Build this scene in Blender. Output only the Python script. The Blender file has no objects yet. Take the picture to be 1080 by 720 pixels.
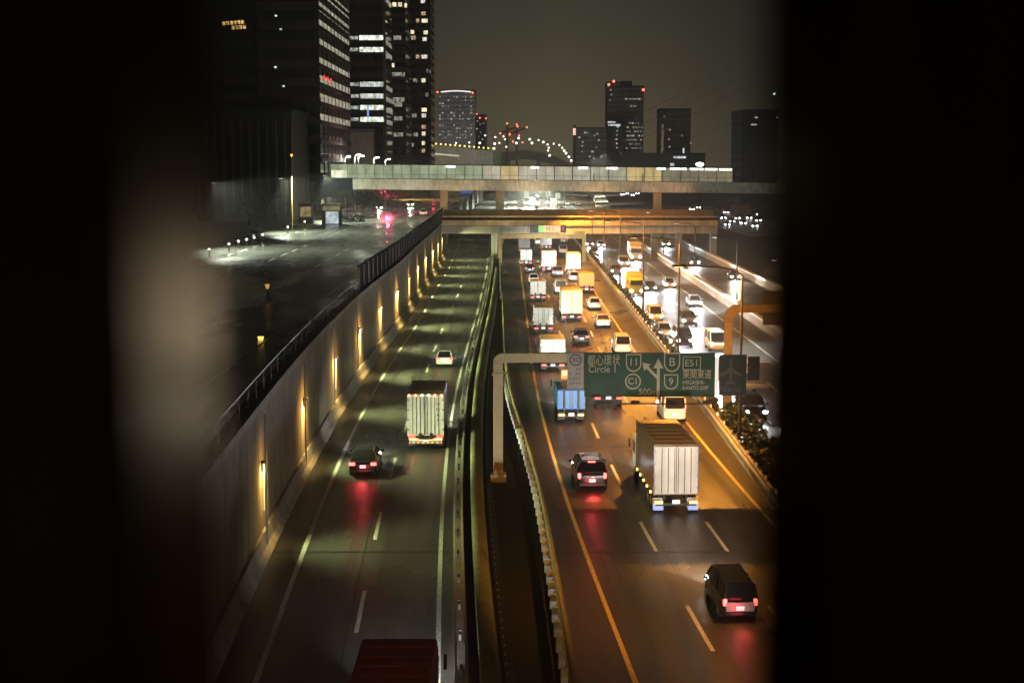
import bpy, bmesh, math, random
import numpy as np
from mathutils import Vector, Matrix
R = math.radians
random.seed(7)
C = bpy.context.scene.collection
S = bpy.context.scene

# ------------------------------------------------------------------ camera, sky, exposure
F, CX, CY, CH = 1570.0, 540.0, 360.0, 19.0
TH = math.atan(190.0 / F)
cam = bpy.data.cameras.new("camera"); co = bpy.data.objects.new("camera", cam); C.objects.link(co)
cam.sensor_width = 36; cam.lens = 36 * F / 1080
co.location = (0, 0, CH); co.rotation_euler = (math.pi / 2 - TH, 0, 0)
cam.clip_start = 0.05; cam.clip_end = 6000
cam.dof.use_dof = True; cam.dof.focus_distance = 115; cam.dof.aperture_fstop = 1.4
S.camera = co

w = bpy.data.worlds.new("World"); S.world = w; w.use_nodes = True
nt = w.node_tree; nt.nodes.clear()
out = nt.nodes.new("ShaderNodeOutputWorld")
sky = nt.nodes.new("ShaderNodeTexSky"); sky.sky_type = 'NISHITA'; sky.sun_disc = False
sky.sun_elevation = R(-9); sky.sun_rotation = R(300)
bg1 = nt.nodes.new("ShaderNodeBackground"); bg1.inputs[1].default_value = 0.05
nt.links.new(sky.outputs[0], bg1.inputs[0])
tc = nt.nodes.new("ShaderNodeTexCoord"); sep = nt.nodes.new("ShaderNodeSeparateXYZ")
nt.links.new(tc.outputs['Generated'], sep.inputs[0])
ramp = nt.nodes.new("ShaderNodeValToRGB")
e = ramp.color_ramp.elements
e[0].position = 0.0; e[0].color = (.125, .104, .058, 1)
e[1].position = 0.5; e[1].color = (.006, .006, .005, 1)
x = ramp.color_ramp.elements.new(0.05); x.color = (.084, .073, .043, 1)
x = ramp.color_ramp.elements.new(0.13); x.color = (.046, .043, .030, 1)
nt.links.new(sep.outputs['Z'], ramp.inputs[0])
# the city's glow is strongest straight down the expressway and dies away to either side
rampx = nt.nodes.new("ShaderNodeValToRGB"); e = rampx.color_ramp.elements
e[0].position = 0.28; e[0].color = (.2, .2, .2, 1); e[1].position = 0.72; e[1].color = (.15, .15, .15, 1)
x = rampx.color_ramp.elements.new(0.46); x.color = (.75, .75, .78, 1)
x = rampx.color_ramp.elements.new(0.515); x.color = (1, 1, 1, 1)
x = rampx.color_ramp.elements.new(0.548); x.color = (.8, .79, .76, 1)
x = rampx.color_ramp.elements.new(0.59); x.color = (.26, .26, .25, 1)
mr = nt.nodes.new("ShaderNodeMapRange"); mr.inputs[1].default_value = -1; mr.inputs[2].default_value = 1
nt.links.new(sep.outputs['X'], mr.inputs[0]); nt.links.new(mr.outputs[0], rampx.inputs[0])
nz = nt.nodes.new("ShaderNodeTexNoise"); nz.inputs['Scale'].default_value = 3.0; nz.inputs['Detail'].default_value = 4
nt.links.new(tc.outputs['Generated'], nz.inputs['Vector'])
mz = nt.nodes.new("ShaderNodeMapRange"); mz.inputs[1].default_value = .3; mz.inputs[2].default_value = .7
mz.inputs[3].default_value = .74; mz.inputs[4].default_value = 1.25
nt.links.new(nz.outputs[0], mz.inputs[0])
mm = nt.nodes.new("ShaderNodeMix"); mm.data_type = 'RGBA'; mm.blend_type = 'MULTIPLY'; mm.inputs[0].default_value = 1
nt.links.new(ramp.outputs[0], mm.inputs[6]); nt.links.new(rampx.outputs[0], mm.inputs[7])
bg2 = nt.nodes.new("ShaderNodeBackground")
nt.links.new(mm.outputs[2], bg2.inputs[0]); nt.links.new(mz.outputs[0], bg2.inputs[1])
ad = nt.nodes.new("ShaderNodeAddShader")
nt.links.new(bg1.outputs[0], ad.inputs[0]); nt.links.new(bg2.outputs[0], ad.inputs[1])
nt.links.new(ad.outputs[0], out.inputs[0])

S.view_settings.view_transform = 'Standard'; S.view_settings.look = 'None'
S.view_settings.exposure = 0.0; S.view_settings.gamma = 1; S.view_settings.use_curve_mapping = False
S.cycles.use_light_tree = True
S.cycles.max_bounces = 5; S.cycles.diffuse_bounces = 2; S.cycles.glossy_bounces = 3; S.cycles.transmission_bounces = 3
S.cycles.sample_clamp_indirect = 2.0
S.cycles.blur_glossy = 0.5
S.cycles.caustics_reflective = False; S.cycles.caustics_refractive = False

# ------------------------------------------------------------------ pixels of the photo to points of the place
ct, st = math.cos(TH), math.sin(TH)
def ray(px, py):
    u, v = (px - CX) / F, (CY - py) / F
    return Vector((u, ct + v * st, -st + v * ct))
def G(px, py, z=0.0):
    d = ray(px, py); t = (z - CH) / d.z
    return Vector((0, 0, CH)) + d * t
def PY(px, py, Y):
    d = ray(px, py)
    return Vector((0, 0, CH)) + d * (Y / d.y)

# ------------------------------------------------------------------ materials
MATS = {}
def mat(name, col, rough=.6, metal=0., emit=None, es=0., var=.12, scale=6., bump=0., bscale=40., spec=.5, coat=0.):
    if name in MATS: return MATS[name]
    m = bpy.data.materials.new(name); m.use_nodes = True; n = m.node_tree.nodes; l = m.node_tree.links
    b = n['Principled BSDF']
    b.inputs['Roughness'].default_value = rough; b.inputs['Metallic'].default_value = metal
    b.inputs['Specular IOR Level'].default_value = spec
    b.inputs['Coat Weight'].default_value = coat
    tcn = n.new("ShaderNodeTexCoord")
    nn = n.new("ShaderNodeTexNoise"); nn.inputs['Scale'].default_value = scale; nn.inputs['Detail'].default_value = 6
    l.new(tcn.outputs['Object'], nn.inputs['Vector'])
    mrn = n.new("ShaderNodeMapRange"); mrn.inputs[1].default_value = .3; mrn.inputs[2].default_value = .7
    mrn.inputs[3].default_value = 1 - var; mrn.inputs[4].default_value = 1 + var
    l.new(nn.outputs[0], mrn.inputs[0])
    mx = n.new("ShaderNodeVectorMath"); mx.operation = 'SCALE'; mx.inputs[0].default_value = col[:3]
    l.new(mrn.outputs[0], mx.inputs['Scale']); l.new(mx.outputs[0], b.inputs['Base Color'])
    if emit:
        b.inputs['Emission Color'].default_value = (*emit, 1); b.inputs['Emission Strength'].default_value = es
    if bump:
        n2 = n.new("ShaderNodeTexNoise"); n2.inputs['Scale'].default_value = bscale; n2.inputs['Detail'].default_value = 8
        l.new(tcn.outputs['Object'], n2.inputs['Vector'])
        bp = n.new("ShaderNodeBump"); bp.inputs['Strength'].default_value = bump; bp.inputs['Distance'].default_value = .03
        l.new(n2.outputs[0], bp.inputs['Height']); l.new(bp.outputs[0], b.inputs['Normal'])
    MATS[name] = m; return m

def road_mat(name, base, r0, r1, streak=.18, bump=.35):
    """asphalt: patchy tone, faint lengthways wheel streaks, damp and dry patches"""
    m = bpy.data.materials.new(name); m.use_nodes = True; n = m.node_tree.nodes; l = m.node_tree.links
    b = n['Principled BSDF']; b.inputs['Specular IOR Level'].default_value = .5
    tcn = n.new("ShaderNodeTexCoord")
    def noise(sc, det, vec=(1, 1, 1)):
        mp = n.new("ShaderNodeMapping"); mp.inputs['Scale'].default_value = vec
        l.new(tcn.outputs['Object'], mp.inputs[0])
        q = n.new("ShaderNodeTexNoise"); q.inputs['Scale'].default_value = sc; q.inputs['Detail'].default_value = det
        l.new(mp.outputs[0], q.inputs['Vector']); return q.outputs[0]
    def rng(s, a, c, lo, hi):
        q = n.new("ShaderNodeMapRange"); q.inputs[1].default_value = a; q.inputs[2].default_value = c
        q.inputs[3].default_value = lo; q.inputs[4].default_value = hi; l.new(s, q.inputs[0]); return q.outputs[0]
    def mul(a, c):
        q = n.new("ShaderNodeMath"); q.operation = 'MULTIPLY'; l.new(a, q.inputs[0]); l.new(c, q.inputs[1]); return q.outputs[0]
    big = rng(noise(.12, 5), .3, .7, .78, 1.2)
    lane = rng(noise(1.0, 4, (1.1, .012, 1)), .3, .7, 1 - streak, 1 + streak)
    fine = rng(noise(38, 3), .3, .7, .8, 1.2)
    k = mul(mul(big, lane), fine)
    sc = n.new("ShaderNodeVectorMath"); sc.operation = 'SCALE'; sc.inputs[0].default_value = base
    l.new(k, sc.inputs['Scale']); l.new(sc.outputs[0], b.inputs['Base Color'])
    damp = noise(.2, 2.5, (1, .35, 1)); l.new(rng(damp, .34, .68, r0, r1), b.inputs['Roughness'])
    bp = n.new("ShaderNodeBump"); bp.inputs['Strength'].default_value = bump; bp.inputs['Distance'].default_value = .02
    l.new(noise(60, 4), bp.inputs['Height']); l.new(bp.outputs[0], b.inputs['Normal'])
    MATS[name] = m; return m

def concrete_mat(name, col, seam=0., rough=.8):
    """concrete with rain streaks, blotches and (optionally) panel joints every few metres"""
    m = bpy.data.materials.new(name); m.use_nodes = True; n = m.node_tree.nodes; l = m.node_tree.links
    b = n['Principled BSDF']; b.inputs['Roughness'].default_value = rough
    tcn = n.new("ShaderNodeTexCoord")
    def noise(sc, det, vec):
        mp = n.new("ShaderNodeMapping"); mp.inputs['Scale'].default_value = vec
        l.new(tcn.outputs['Object'], mp.inputs[0])
        q = n.new("ShaderNodeTexNoise"); q.inputs['Scale'].default_value = sc; q.inputs['Detail'].default_value = det
        l.new(mp.outputs[0], q.inputs['Vector'])
        r_ = n.new("ShaderNodeMapRange"); r_.inputs[1].default_value = .3; r_.inputs[2].default_value = .7
        r_.inputs[3].default_value = .72; r_.inputs[4].default_value = 1.2; l.new(q.outputs[0], r_.inputs[0]); return r_.outputs[0]
    def mul(a, c):
        q = n.new("ShaderNodeMath"); q.operation = 'MULTIPLY'; l.new(a, q.inputs[0]); l.new(c, q.inputs[1]); return q.outputs[0]
    k = mul(noise(1.3, 5, (1, 1, .12)), noise(.35, 6, (1, 1, 1)))
    if seam:
        sp = n.new("ShaderNodeSeparateXYZ"); l.new(tcn.outputs['Object'], sp.inputs[0])
        d = n.new("ShaderNodeMath"); d.operation = 'DIVIDE'; d.inputs[1].default_value = seam; l.new(sp.outputs['Y'], d.inputs[0])
        f = n.new("ShaderNodeMath"); f.operation = 'FRACT'; l.new(d.outputs[0], f.inputs[0])
        g = n.new("ShaderNodeMath"); g.operation = 'GREATER_THAN'; g.inputs[1].default_value = .02; l.new(f.outputs[0], g.inputs[0])
        h = n.new("ShaderNodeMapRange"); h.inputs[3].default_value = .35; h.inputs[4].default_value = 1; l.new(g.outputs[0], h.inputs[0])
        k = mul(k, h.outputs[0])
    sc = n.new("ShaderNodeVectorMath"); sc.operation = 'SCALE'; sc.inputs[0].default_value = col
    l.new(k, sc.inputs['Scale']); l.new(sc.outputs[0], b.inputs['Base Color'])
    MATS[name] = m; return m

def facade_mat(name, wall, glass, fh, bw, glassy=.15):
    """storeys of dark glazing between spandrels, with mullions"""
    m = bpy.data.materials.new(name); m.use_nodes = True; n = m.node_tree.nodes; l = m.node_tree.links
    b = n['Principled BSDF']
    tcn = n.new("ShaderNodeTexCoord"); sp = n.new("ShaderNodeSeparateXYZ"); l.new(tcn.outputs['Object'], sp.inputs[0])
    def op(o, a, c):
        q = n.new("ShaderNodeMath"); q.operation = o
        for i, v in enumerate((a, c)):
            if v is None: continue
            if isinstance(v, (int, float)): q.inputs[i].default_value = v
            else: l.new(v, q.inputs[i])
        return q.outputs[0]
    fz = op('FRACT', op('DIVIDE', sp.outputs['Z'], fh), None)
    band = op('MULTIPLY', op('GREATER_THAN', fz, .32), op('LESS_THAN', fz, .86))
    fx = op('FRACT', op('DIVIDE', op('ADD', sp.outputs['X'], sp.outputs['Y']), bw), None)
    k = op('MULTIPLY', band, op('GREATER_THAN', fx, .1))
    mx = n.new("ShaderNodeMix"); mx.data_type = 'RGBA'
    mx.inputs[6].default_value = (*wall, 1); mx.inputs[7].default_value = (*glass, 1)
    l.new(k, mx.inputs[0]); l.new(mx.outputs[2], b.inputs['Base Color'])
    mr_ = n.new("ShaderNodeMapRange"); mr_.inputs[3].default_value = .75; mr_.inputs[4].default_value = glassy
    l.new(k, mr_.inputs[0]); l.new(mr_.outputs[0], b.inputs['Roughness'])
    MATS[name] = m; return m

def window_mat(name, col, strength, sx=1.2, dark=.25):
    """a lit room behind glass: ceiling lights brighter on top, blinds and furniture darker here and there"""
    m = bpy.data.materials.new(name); m.use_nodes = True; n = m.node_tree.nodes; l = m.node_tree.links
    b = n['Principled BSDF']; b.inputs['Base Color'].default_value = (.05, .05, .05, 1); b.inputs['Roughness'].default_value = .2
    tcn = n.new("ShaderNodeTexCoord")
    q = n.new("ShaderNodeTexNoise"); q.inputs['Scale'].default_value = sx; q.inputs['Detail'].default_value = 3
    mp = n.new("ShaderNodeMapping"); mp.inputs['Scale'].default_value = (1, 1, .6); l.new(tcn.outputs['Object'], mp.inputs[0])
    l.new(mp.outputs[0], q.inputs['Vector'])
    r_ = n.new("ShaderNodeMapRange"); r_.inputs[1].default_value = .35; r_.inputs[2].default_value = .65
    r_.inputs[3].default_value = strength * dark; r_.inputs[4].default_value = strength * 1.3
    l.new(q.outputs[0], r_.inputs[0]); l.new(r_.outputs[0], b.inputs['Emission Strength'])
    b.inputs['Emission Color'].default_value = (*col, 1)
    MATS[name] = m; return m

asph_l = road_mat("asphalt_left", (.060, .060, .054), .24, .50, .3)
asph_r = road_mat("asphalt_right", (.058, .052, .045), .26, .50, .32)
asph_o = road_mat("asphalt_damp", (.062, .061, .057), .34, .52)
asph_s = road_mat("street_wet", (.11, .112, .100), .15, .38, .25, .06)
ground_m = mat("dark_ground", (.035, .034, .03), .9, scale=.4, var=.3, bump=.3, bscale=3)
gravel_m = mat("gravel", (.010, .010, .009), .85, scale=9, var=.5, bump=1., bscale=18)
paint_w = mat("road_paint_white", (.56, .56, .51), .5, scale=7, var=.5)
paint_y = mat("road_paint_yellow", (.62, .44, .18), .5, scale=7, var=.45)
conc = concrete_mat("concrete", (.33, .31, .27))
conc_w = concrete_mat("concrete_wall_panels", (.28, .23, .155), 5.0)
conc_d = concrete_mat("concrete_dark", (.20, .19, .165))
steel_pale = mat("galvanised_steel", (.50, .49, .45), .5, .2, var=.2, scale=3)
steel_dark = mat("dark_steel", (.028, .025, .022), .55, .3, var=.3)
steel_brown = mat("brown_steel_fence", (.007, .005, .004), .8, 0., var=.25, scale=2, spec=.02)
cream = mat("cream_paint", (.64, .53, .28), .5, var=.1, scale=2)
ochre = mat("ochre_paint", (.46, .31, .11), .55, var=.25, scale=1.5)
sign_green = mat("sign_green", (.008, .058, .030), .6, var=.12, scale=2)
sign_green_d = mat("sign_green_dark", (.010, .030, .022), .55, var=.12, scale=2)
sign_white = mat("sign_lettering", (.46, .43, .31), .6, var=.05)
sign_grey = mat("sign_grey", (.42, .40, .38), .6, var=.08)
sign_ink = mat("sign_ink", (.08, .07, .08), .6)
sign_blue = mat("sign_blue", (.02, .04, .17), .6, var=.1)
rubber = mat("tyre_rubber", (.018, .018, .018), .85)
rim_m = mat("wheel_rim", (.35, .35, .36), .35, .8)
glass_car = mat("car_glass", (.012, .012, .014), .12, 0, var=.05, spec=.8)
plastic = mat("black_plastic", (.02, .02, .02), .5)
p_white = mat("paint_white", (.78, .78, .74), .35, var=.04, coat=.3)
p_black = mat("paint_black", (.010, .010, .012), .25, var=.1, coat=.6)
p_silver = mat("paint_silver", (.42, .43, .45), .32, .5, var=.05)
p_grey = mat("paint_grey", (.10, .10, .11), .3, .3, var=.05)
p_blue = mat("paint_blue", (.03, .20, .62), .4, var=.1)
p_red = mat("paint_red_dull", (.23, .028, .016), .6, var=.2, scale=1.3)
p_yellow = mat("paint_yellow", (.70, .52, .05), .4, var=.06)
p_tan = mat("paint_tan", (.60, .40, .16), .5, var=.1)
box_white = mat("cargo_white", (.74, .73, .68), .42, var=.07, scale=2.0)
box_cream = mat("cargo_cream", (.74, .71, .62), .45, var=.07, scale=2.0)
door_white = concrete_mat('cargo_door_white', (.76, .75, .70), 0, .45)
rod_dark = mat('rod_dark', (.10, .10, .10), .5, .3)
box_reflect = mat("cargo_side_reflection", (.16, .10, .055), .3, var=.2, scale=1.0)  # a dark red reflection is put into the truck flank's colour
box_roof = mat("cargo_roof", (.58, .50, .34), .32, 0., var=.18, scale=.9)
box_grey = mat("cargo_grey", (.40, .41, .42), .4, var=.07)
hazard_o = mat("hazard_orange", (.72, .24, .05), .5)
plate_m = mat("plate", (.7, .7, .7), .5, emit=(1, .97, .95), es=.8)  # the plate lamp's light is put in as the plate's own glow
tail_m = mat("tail_light", (.4, .01, .01), .3, emit=(1, .07, .06), es=9)
tail_dim = mat("tail_light_dim", (.4, .02, .02), .3, emit=(1, .10, .08), es=3.5)
tail_amber = mat("tail_light_amber", (.5, .2, .02), .3, emit=(1, .55, .16), es=3.5)
mark_r = mat("marker_red", (.4, .02, .02), .3, emit=(1, .22, .14), es=6)
mark_w = mat("marker_white", (.6, .6, .5), .3, emit=(1, .85, .55), es=5)
mark_y = mat("marker_yellow", (.6, .5, .1), .3, emit=(1, .75, .15), es=4)
mark_blue = mat("marker_blue", (.2, .3, .8), .3, emit=(.3, .45, 1), es=2)
head_m = mat("headlight_lens", (.8, .8, .8), .1, emit=(.90, .96, 1), es=70)
head_warm = mat("headlight_lens_warm", (.8, .8, .8), .1, emit=(1, .88, .66), es=60)
beacon_m = mat("beacon_orange", (.6, .2, .02), .3, emit=(1, .30, .06), es=1.6)

# ------------------------------------------------------------------ mesh helpers
class MB:
    def __init__(s): s.bm = bmesh.new()
    def face(s, vs):
        try: return s.bm.faces.new([s.bm.verts.new(v) for v in vs])
        except ValueError: return None
    def box(s, c, size, rz=0., rx=0., bev=0.):
        b = bmesh.ops.create_cube(s.bm, size=1)['verts']
        M = Matrix.Translation(c) @ Matrix.Rotation(rz, 4, 'Z') @ Matrix.Rotation(rx, 4, 'X') @ Matrix.Diagonal((*size, 1))
        bmesh.ops.transform(s.bm, matrix=M, verts=b)
        if bev:
            es = list({e for v in b for e in v.link_edges})
            bmesh.ops.bevel(s.bm, geom=es, offset=bev, segments=2, profile=.5, affect='EDGES')
        return s
    def cyl(s, p0, p1, r0, r1=None, n=12):
        p0, p1 = Vector(p0), Vector(p1); d = p1 - p0
        q = d.to_track_quat('Z', 'Y').to_matrix().to_4x4()
        bmesh.ops.create_cone(s.bm, cap_ends=True, segments=n, radius1=r0, radius2=r0 if r1 is None else r1,
                              depth=d.length, matrix=Matrix.Translation((p0 + p1) / 2) @ q)
        return s
    def sph(s, c, r, n=10, sc=(1, 1, 1)):
        bmesh.ops.create_uvsphere(s.bm, u_segments=n, v_segments=max(6, n * 2 // 3), radius=r,
                                  matrix=Matrix.Translation(c) @ Matrix.Diagonal((*sc, 1)))
        return s
    def loft(s, rings, caps=True, closed=True):
        V = [[s.bm.verts.new(p) for p in r] for r in rings]; n = len(V[0])
        for a, b in zip(V, V[1:]):
            for i in range(n if closed else n - 1):
                j = (i + 1) % n
                try: s.bm.faces.new((a[i], a[j], b[j], b[i]))
                except ValueError: pass
        if caps and closed:
            for r in (V[0][::-1], V[-1]):
                try: s.bm.faces.new(r)
                except ValueError: pass
        return s
    def tube(s, pts, r, n=8):
        pts = [Vector(p) for p in pts]; rings = []
        for i, p in enumerate(pts):
            d = (pts[min(i + 1, len(pts) - 1)] - pts[max(i - 1, 0)]).normalized()
            a = d.cross(Vector((0, 0, 1)))
            if a.length < 1e-3: a = d.cross(Vector((1, 0, 0)))
            a.normalize(); b = d.cross(a).normalized()
            rings.append([p + (a * math.cos(t) + b * math.sin(t)) * r for t in [2 * math.pi * k / n for k in range(n)]])
        return s.loft(rings)
    def prism(s, poly, axis_pts):
        """poly given in (x, z); swept between the y values"""
        return s.loft([[(px_, y, pz) for px_, pz in poly] for y in axis_pts])
    def sweep(s, prof, xf, y0, y1, step=4., zf=None):
        n = max(2, int((y1 - y0) / step) + 1); rings = []
        for y in np.linspace(y0, y1, n):
            x0 = xf(y); z0 = zf(y) if zf else 0
            rings.append([(x0 + dx, y, z0 + dz) for dx, dz in prof])
        return s.loft(rings)
    def strip(s, xa, xb, y0, y1, z, step=4.):
        n = max(2, int(abs(y1 - y0) / step) + 1)
        prev = None
        for y in np.linspace(y0, y1, n):
            a = s.bm.verts.new((xa(y), y, z)); b = s.bm.verts.new((xb(y), y, z))
            if prev: s.bm.faces.new((prev[0], prev[1], b, a))
            prev = (a, b)
        return s
    def build(s, name, m, parent=None, smooth=False, loc=None, sub=0):
        bmesh.ops.recalc_face_normals(s.bm, faces=s.bm.faces[:])
        me = bpy.data.meshes.new(name); s.bm.to_mesh(me); s.bm.free()
        if smooth: me.polygons.foreach_set('use_smooth', [True] * len(me.polygons))
        me.materials.append(m)
        o = bpy.data.objects.new(name, me); C.objects.link(o)
        if parent: o.parent = parent
        if loc is not None: o.location = loc
        if sub:
            md = o.modifiers.new('sub', 'SUBSURF'); md.levels = sub; md.render_levels = sub
        return o

def tag(o, label=None, cat=None, group=None, kind=None):
    if label: o['label'] = label
    if cat: o['category'] = cat
    if group: o['group'] = group
    if kind: o['kind'] = kind
    return o
def thing(name, label, cat, loc=(0, 0, 0), rz=0., group=None):
    o = bpy.data.objects.new(name, None); o.empty_display_size = .5; C.objects.link(o)
    o.location = loc; o.rotation_euler = (0, 0, rz)
    return tag(o, label, cat, group)
def struct(o): o['kind'] = 'structure'; return o
def copy_tree(o, parent=None):
    c = o.copy(); C.objects.link(c); c.parent = parent
    for ch in list(o.children): copy_tree(ch, c)
    return c

def text_part(name, txt, size, m, parent, loc, rot, depth=.012, align='CENTER', sx=1.):
    cu = bpy.data.curves.new(name, 'FONT'); cu.body = txt; cu.size = size; cu.extrude = depth
    cu.align_x = align; cu.align_y = 'CENTER'
    t = bpy.data.objects.new(name + '_curve', cu); C.objects.link(t)
    dg = bpy.context.evaluated_depsgraph_get(); dg.update()
    me = bpy.data.meshes.new_from_object(t.evaluated_get(dg)); bpy.data.objects.remove(t)
    me.materials.clear(); me.materials.append(m)
    o = bpy.data.objects.new(name, me); C.objects.link(o); o.parent = parent
    o.location = loc; o.rotation_euler = rot; o.scale = (sx, 1, 1)
    return o

def spot(name, loc, aim, energy, col, angle=120, blend=.6, size=.15, parent=None):
    L = bpy.data.lights.new(name, 'SPOT'); L.energy = energy; L.color = col
    L.spot_size = R(angle); L.spot_blend = blend; L.shadow_soft_size = size
    o = bpy.data.objects.new(name, L); C.objects.link(o); o.location = loc
    o.rotation_euler = Vector(aim).to_track_quat('-Z', 'Y').to_euler()
    if parent: o.parent = parent
    return o

# ------------------------------------------------------------------ the lines of the roads, X as a function of Y
def xf_from(pix, dx=0.):
    P = sorted([(G(a, b).y, G(a, b).x) for a, b in pix])
    ys = np.array([p[0] for p in P]); xs = np.array([p[1] for p in P])
    k0 = (xs[1] - xs[0]) / (ys[1] - ys[0])
    gy = np.arange(20, 1400, 3.0)
    gx = np.interp(gy, ys, xs); gx = np.where(gy < ys[0], xs[0] + k0 * (gy - ys[0]), gx)
    ker = np.ones(11) / 11
    gp = np.concatenate([gx[0] + (gx[0] - gx[1:6])[::-1], gx, np.full(5, gx[-1])])
    gs = np.convolve(gp, ker, 'valid')
    return lambda y: float(np.interp(y, gy, gs)) + dx
def off(f, d): return lambda y: f(y) + d

LL = xf_from([(269.6, 718), (292.5, 653), (324, 570), (355, 491), (388, 424), (408, 389), (443, 338), (460, 305), (471, 288.6), (480, 268), (487, 248)])
LC = xf_from([(380, 645), (398, 552), (413, 491), (466, 347.8), (472, 333.8), (482.7, 311.5), (492, 286), (498, 269), (501.5, 256)])
LR = xf_from([(462, 689), (463, 630), (465, 545), (470, 487), (478, 424), (492, 368), (504, 328), (513, 288), (517, 248)])
RA = xf_from([(670, 718), (615, 578), (589, 503), (566, 417), (557, 347), (549, 283), (545.5, 250)])
RB, RC, RD = off(RA, 3.5), off(RA, 7.0), off(RA, 10.45)
GR = xf_from([(600, 717), (578, 578), (572, 543), (563, 497), (552, 470), (538, 432), (533, 400), (531, 365), (528, 270)])
WALL = off(LL, -2.1)
def RG(y): return float(np.interp(y, [40, 90, 150, 200], [13.9, 14.5, 14.9, 15.0])) + .0
def const(v): return lambda y: v
STREET_Z = 7.0

# ------------------------------------------------------------------ ground, roads and paint
b = MB(); b.face([(-2500, -50, -.3), (2500, -50, -.3), (2500, 5000, -.3), (-2500, 5000, -.3)])
struct(b.build('ground', ground_m))
b = MB(); b.strip(WALL, off(LR, 1.0), 36, 900, 0); struct(b.build('road_left_carriageway', asph_l))
b = MB(); b.strip(off(GR, .1), RG, 36, 1100, 0); struct(b.build('road_right_carriageway', asph_r))
b = MB(); b.strip(off(RG, .9), const(28.4), 60, 1100, 0); struct(b.build('road_oncoming_carriageway', asph_o))
b = MB(); b.strip(const(30.2), const(38.2), 90, 1100, 0); struct(b.build('road_ramp', asph_o))
b = MB(); b.strip(const(60), const(84), 380, 640, 0); struct(b.build('road_far_junction', asph_o))
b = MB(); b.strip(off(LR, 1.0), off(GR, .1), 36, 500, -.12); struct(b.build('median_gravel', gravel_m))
# street above the retaining wall
b = MB(); b.loft([[(-260, y, -.3), (-260, y, STREET_Z), (WALL(y) - .45, y, STREET_Z), (WALL(y) - .45, y, -.3)] for y in np.linspace(36, 306, 70)])
struct(b.build('terrace_ground', conc_d))
b = MB(); b.loft([[(-260, y, -.3), (-260, y, STREET_Z), (-16, y, STREET_Z), (-16, y, -.3)] for y in (306.01, 1200)])
struct(b.build('terrace_ground_beyond', conc_d))
b = MB(); b.strip(lambda y: -48 + .02 * y, lambda y: WALL(min(y, 306)) - 1.0, 60, 640, STREET_Z + .004); struct(b.build('street_upper', asph_s))
b = MB(); b.loft([[(x0 - 2.2, y, STREET_Z), (x0 - 2.2, y, STREET_Z + .14), (x0, y, STREET_Z + .14), (x0, y, STREET_Z)] for y in (70, 640) for x0 in (-48 + .02 * y,)])
struct(b.build('pavement_upper', conc_d))

paint = MB(); PZ = .005
def line(f, wd, y0, y1, m, name):
    q = MB(); q.strip(off(f, -wd / 2), off(f, wd / 2), y0, y1, PZ); struct(q.build(name, m))
line(LL, .22, 36, 420, paint_w, 'road_edge_line'); line(LR, .20, 36, 420, paint_w, 'road_edge_line')
line(RA, .20, 36, 900, paint_y, 'road_edge_line'); line(RD, .20, 36, 900, paint_y, 'road_edge_line')
line(const(25.4), .2, 60, 900, paint_w, 'road_edge_line'); line(off(RG, 1.35), .2, 60, 900, paint_w, 'road_edge_line')
def dashes(f, y0, y1, m, name, on=6., per=15.):
    y = y0; q = MB()
    while y < y1:
        q.strip(off(f, -.09), off(f, .09), y, y + on, PZ, 3); y += per
    struct(q.build(name, m))
y0L = G(378, 667).y
dashes(LC, y0L - 15, 420, paint_w, 'road_lane_dashes')
y0B = G(693, 581).y
dashes(RB, y0B - 15, 700, paint_w, 'road_lane_dashes'); dashes(RC, y0B - 15, 700, paint_w, 'road_lane_dashes')
dashes(const(18.9), 62, 700, paint_w, 'road_lane_dashes'); dashes(const(22.1), 62, 700, paint_w, 'road_lane_dashes')
# polished wheel tracks, seams and mended places
track = road_mat('asphalt_track', (.047, .046, .042), .22, .40, .3); seam = mat('tar_seam', (.018, .018, .018), .35)
for f, cs in ((LC, (-1.75, 1.75)), (RA, (1.75, 5.25, 8.7))):
    for c_ in cs:
        for s_ in (-.85, .85):
            b = MB(); b.strip(off(f, c_ + s_ - .27), off(f, c_ + s_ + .27), 36, 330, .002); struct(b.build('road_wheel_track', track))
b = MB(); b.strip(off(RB, .35), off(RB, .41), 36, 330, .003); struct(b.build('road_seam', seam))
b = MB(); b.strip(off(LC, -.42), off(LC, -.36), 36, 330, .003); struct(b.build('road_seam', seam))
for y in np.arange(44, 330, 27.0):
    for a_, b_, nm in ((LL, LR, 'road_joint'), (RA, RD, 'road_joint')):
        b = MB(); b.strip(off(a_, -1.6), off(b_, .6), y, y + .35, .0032, .35); struct(b.build(nm, seam))
for f, d0, d1, y0, y1 in ((RA, 1.2, 3.1, 62, 69), (RB, .7, 2.9, 96, 110), (RB, 3.9, 6.2, 57, 61), (LC, .5, 2.9, 66, 74), (LC, -3.0, -.9, 104, 121)):
    b = MB(); b.strip(off(f, d0), off(f, d1), y0, y1, .0028, 3); struct(b.build('road_patch', track))
# darker resurfaced patch
b = MB(); b.strip(off(RA, .5), off(RA, 2.4), G(600, 541).y, G(600, 529).y, PZ - .002); struct(b.build('road_patch', mat('asphalt_patch', (.09, .07, .05), .6)))

for fx_ in (-36.5, -29.5, -22.5):
    dashes(const(fx_), 80, 620, paint_w, 'street_lane_dashes', 5, 10); bpy.context.scene.collection.objects[-1].location.z = STREET_Z + .004
line(const(-16.6), .18, 70, 620, paint_w, 'street_edge_line'); bpy.context.scene.collection.objects[-1].location.z = STREET_Z + .004
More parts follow.
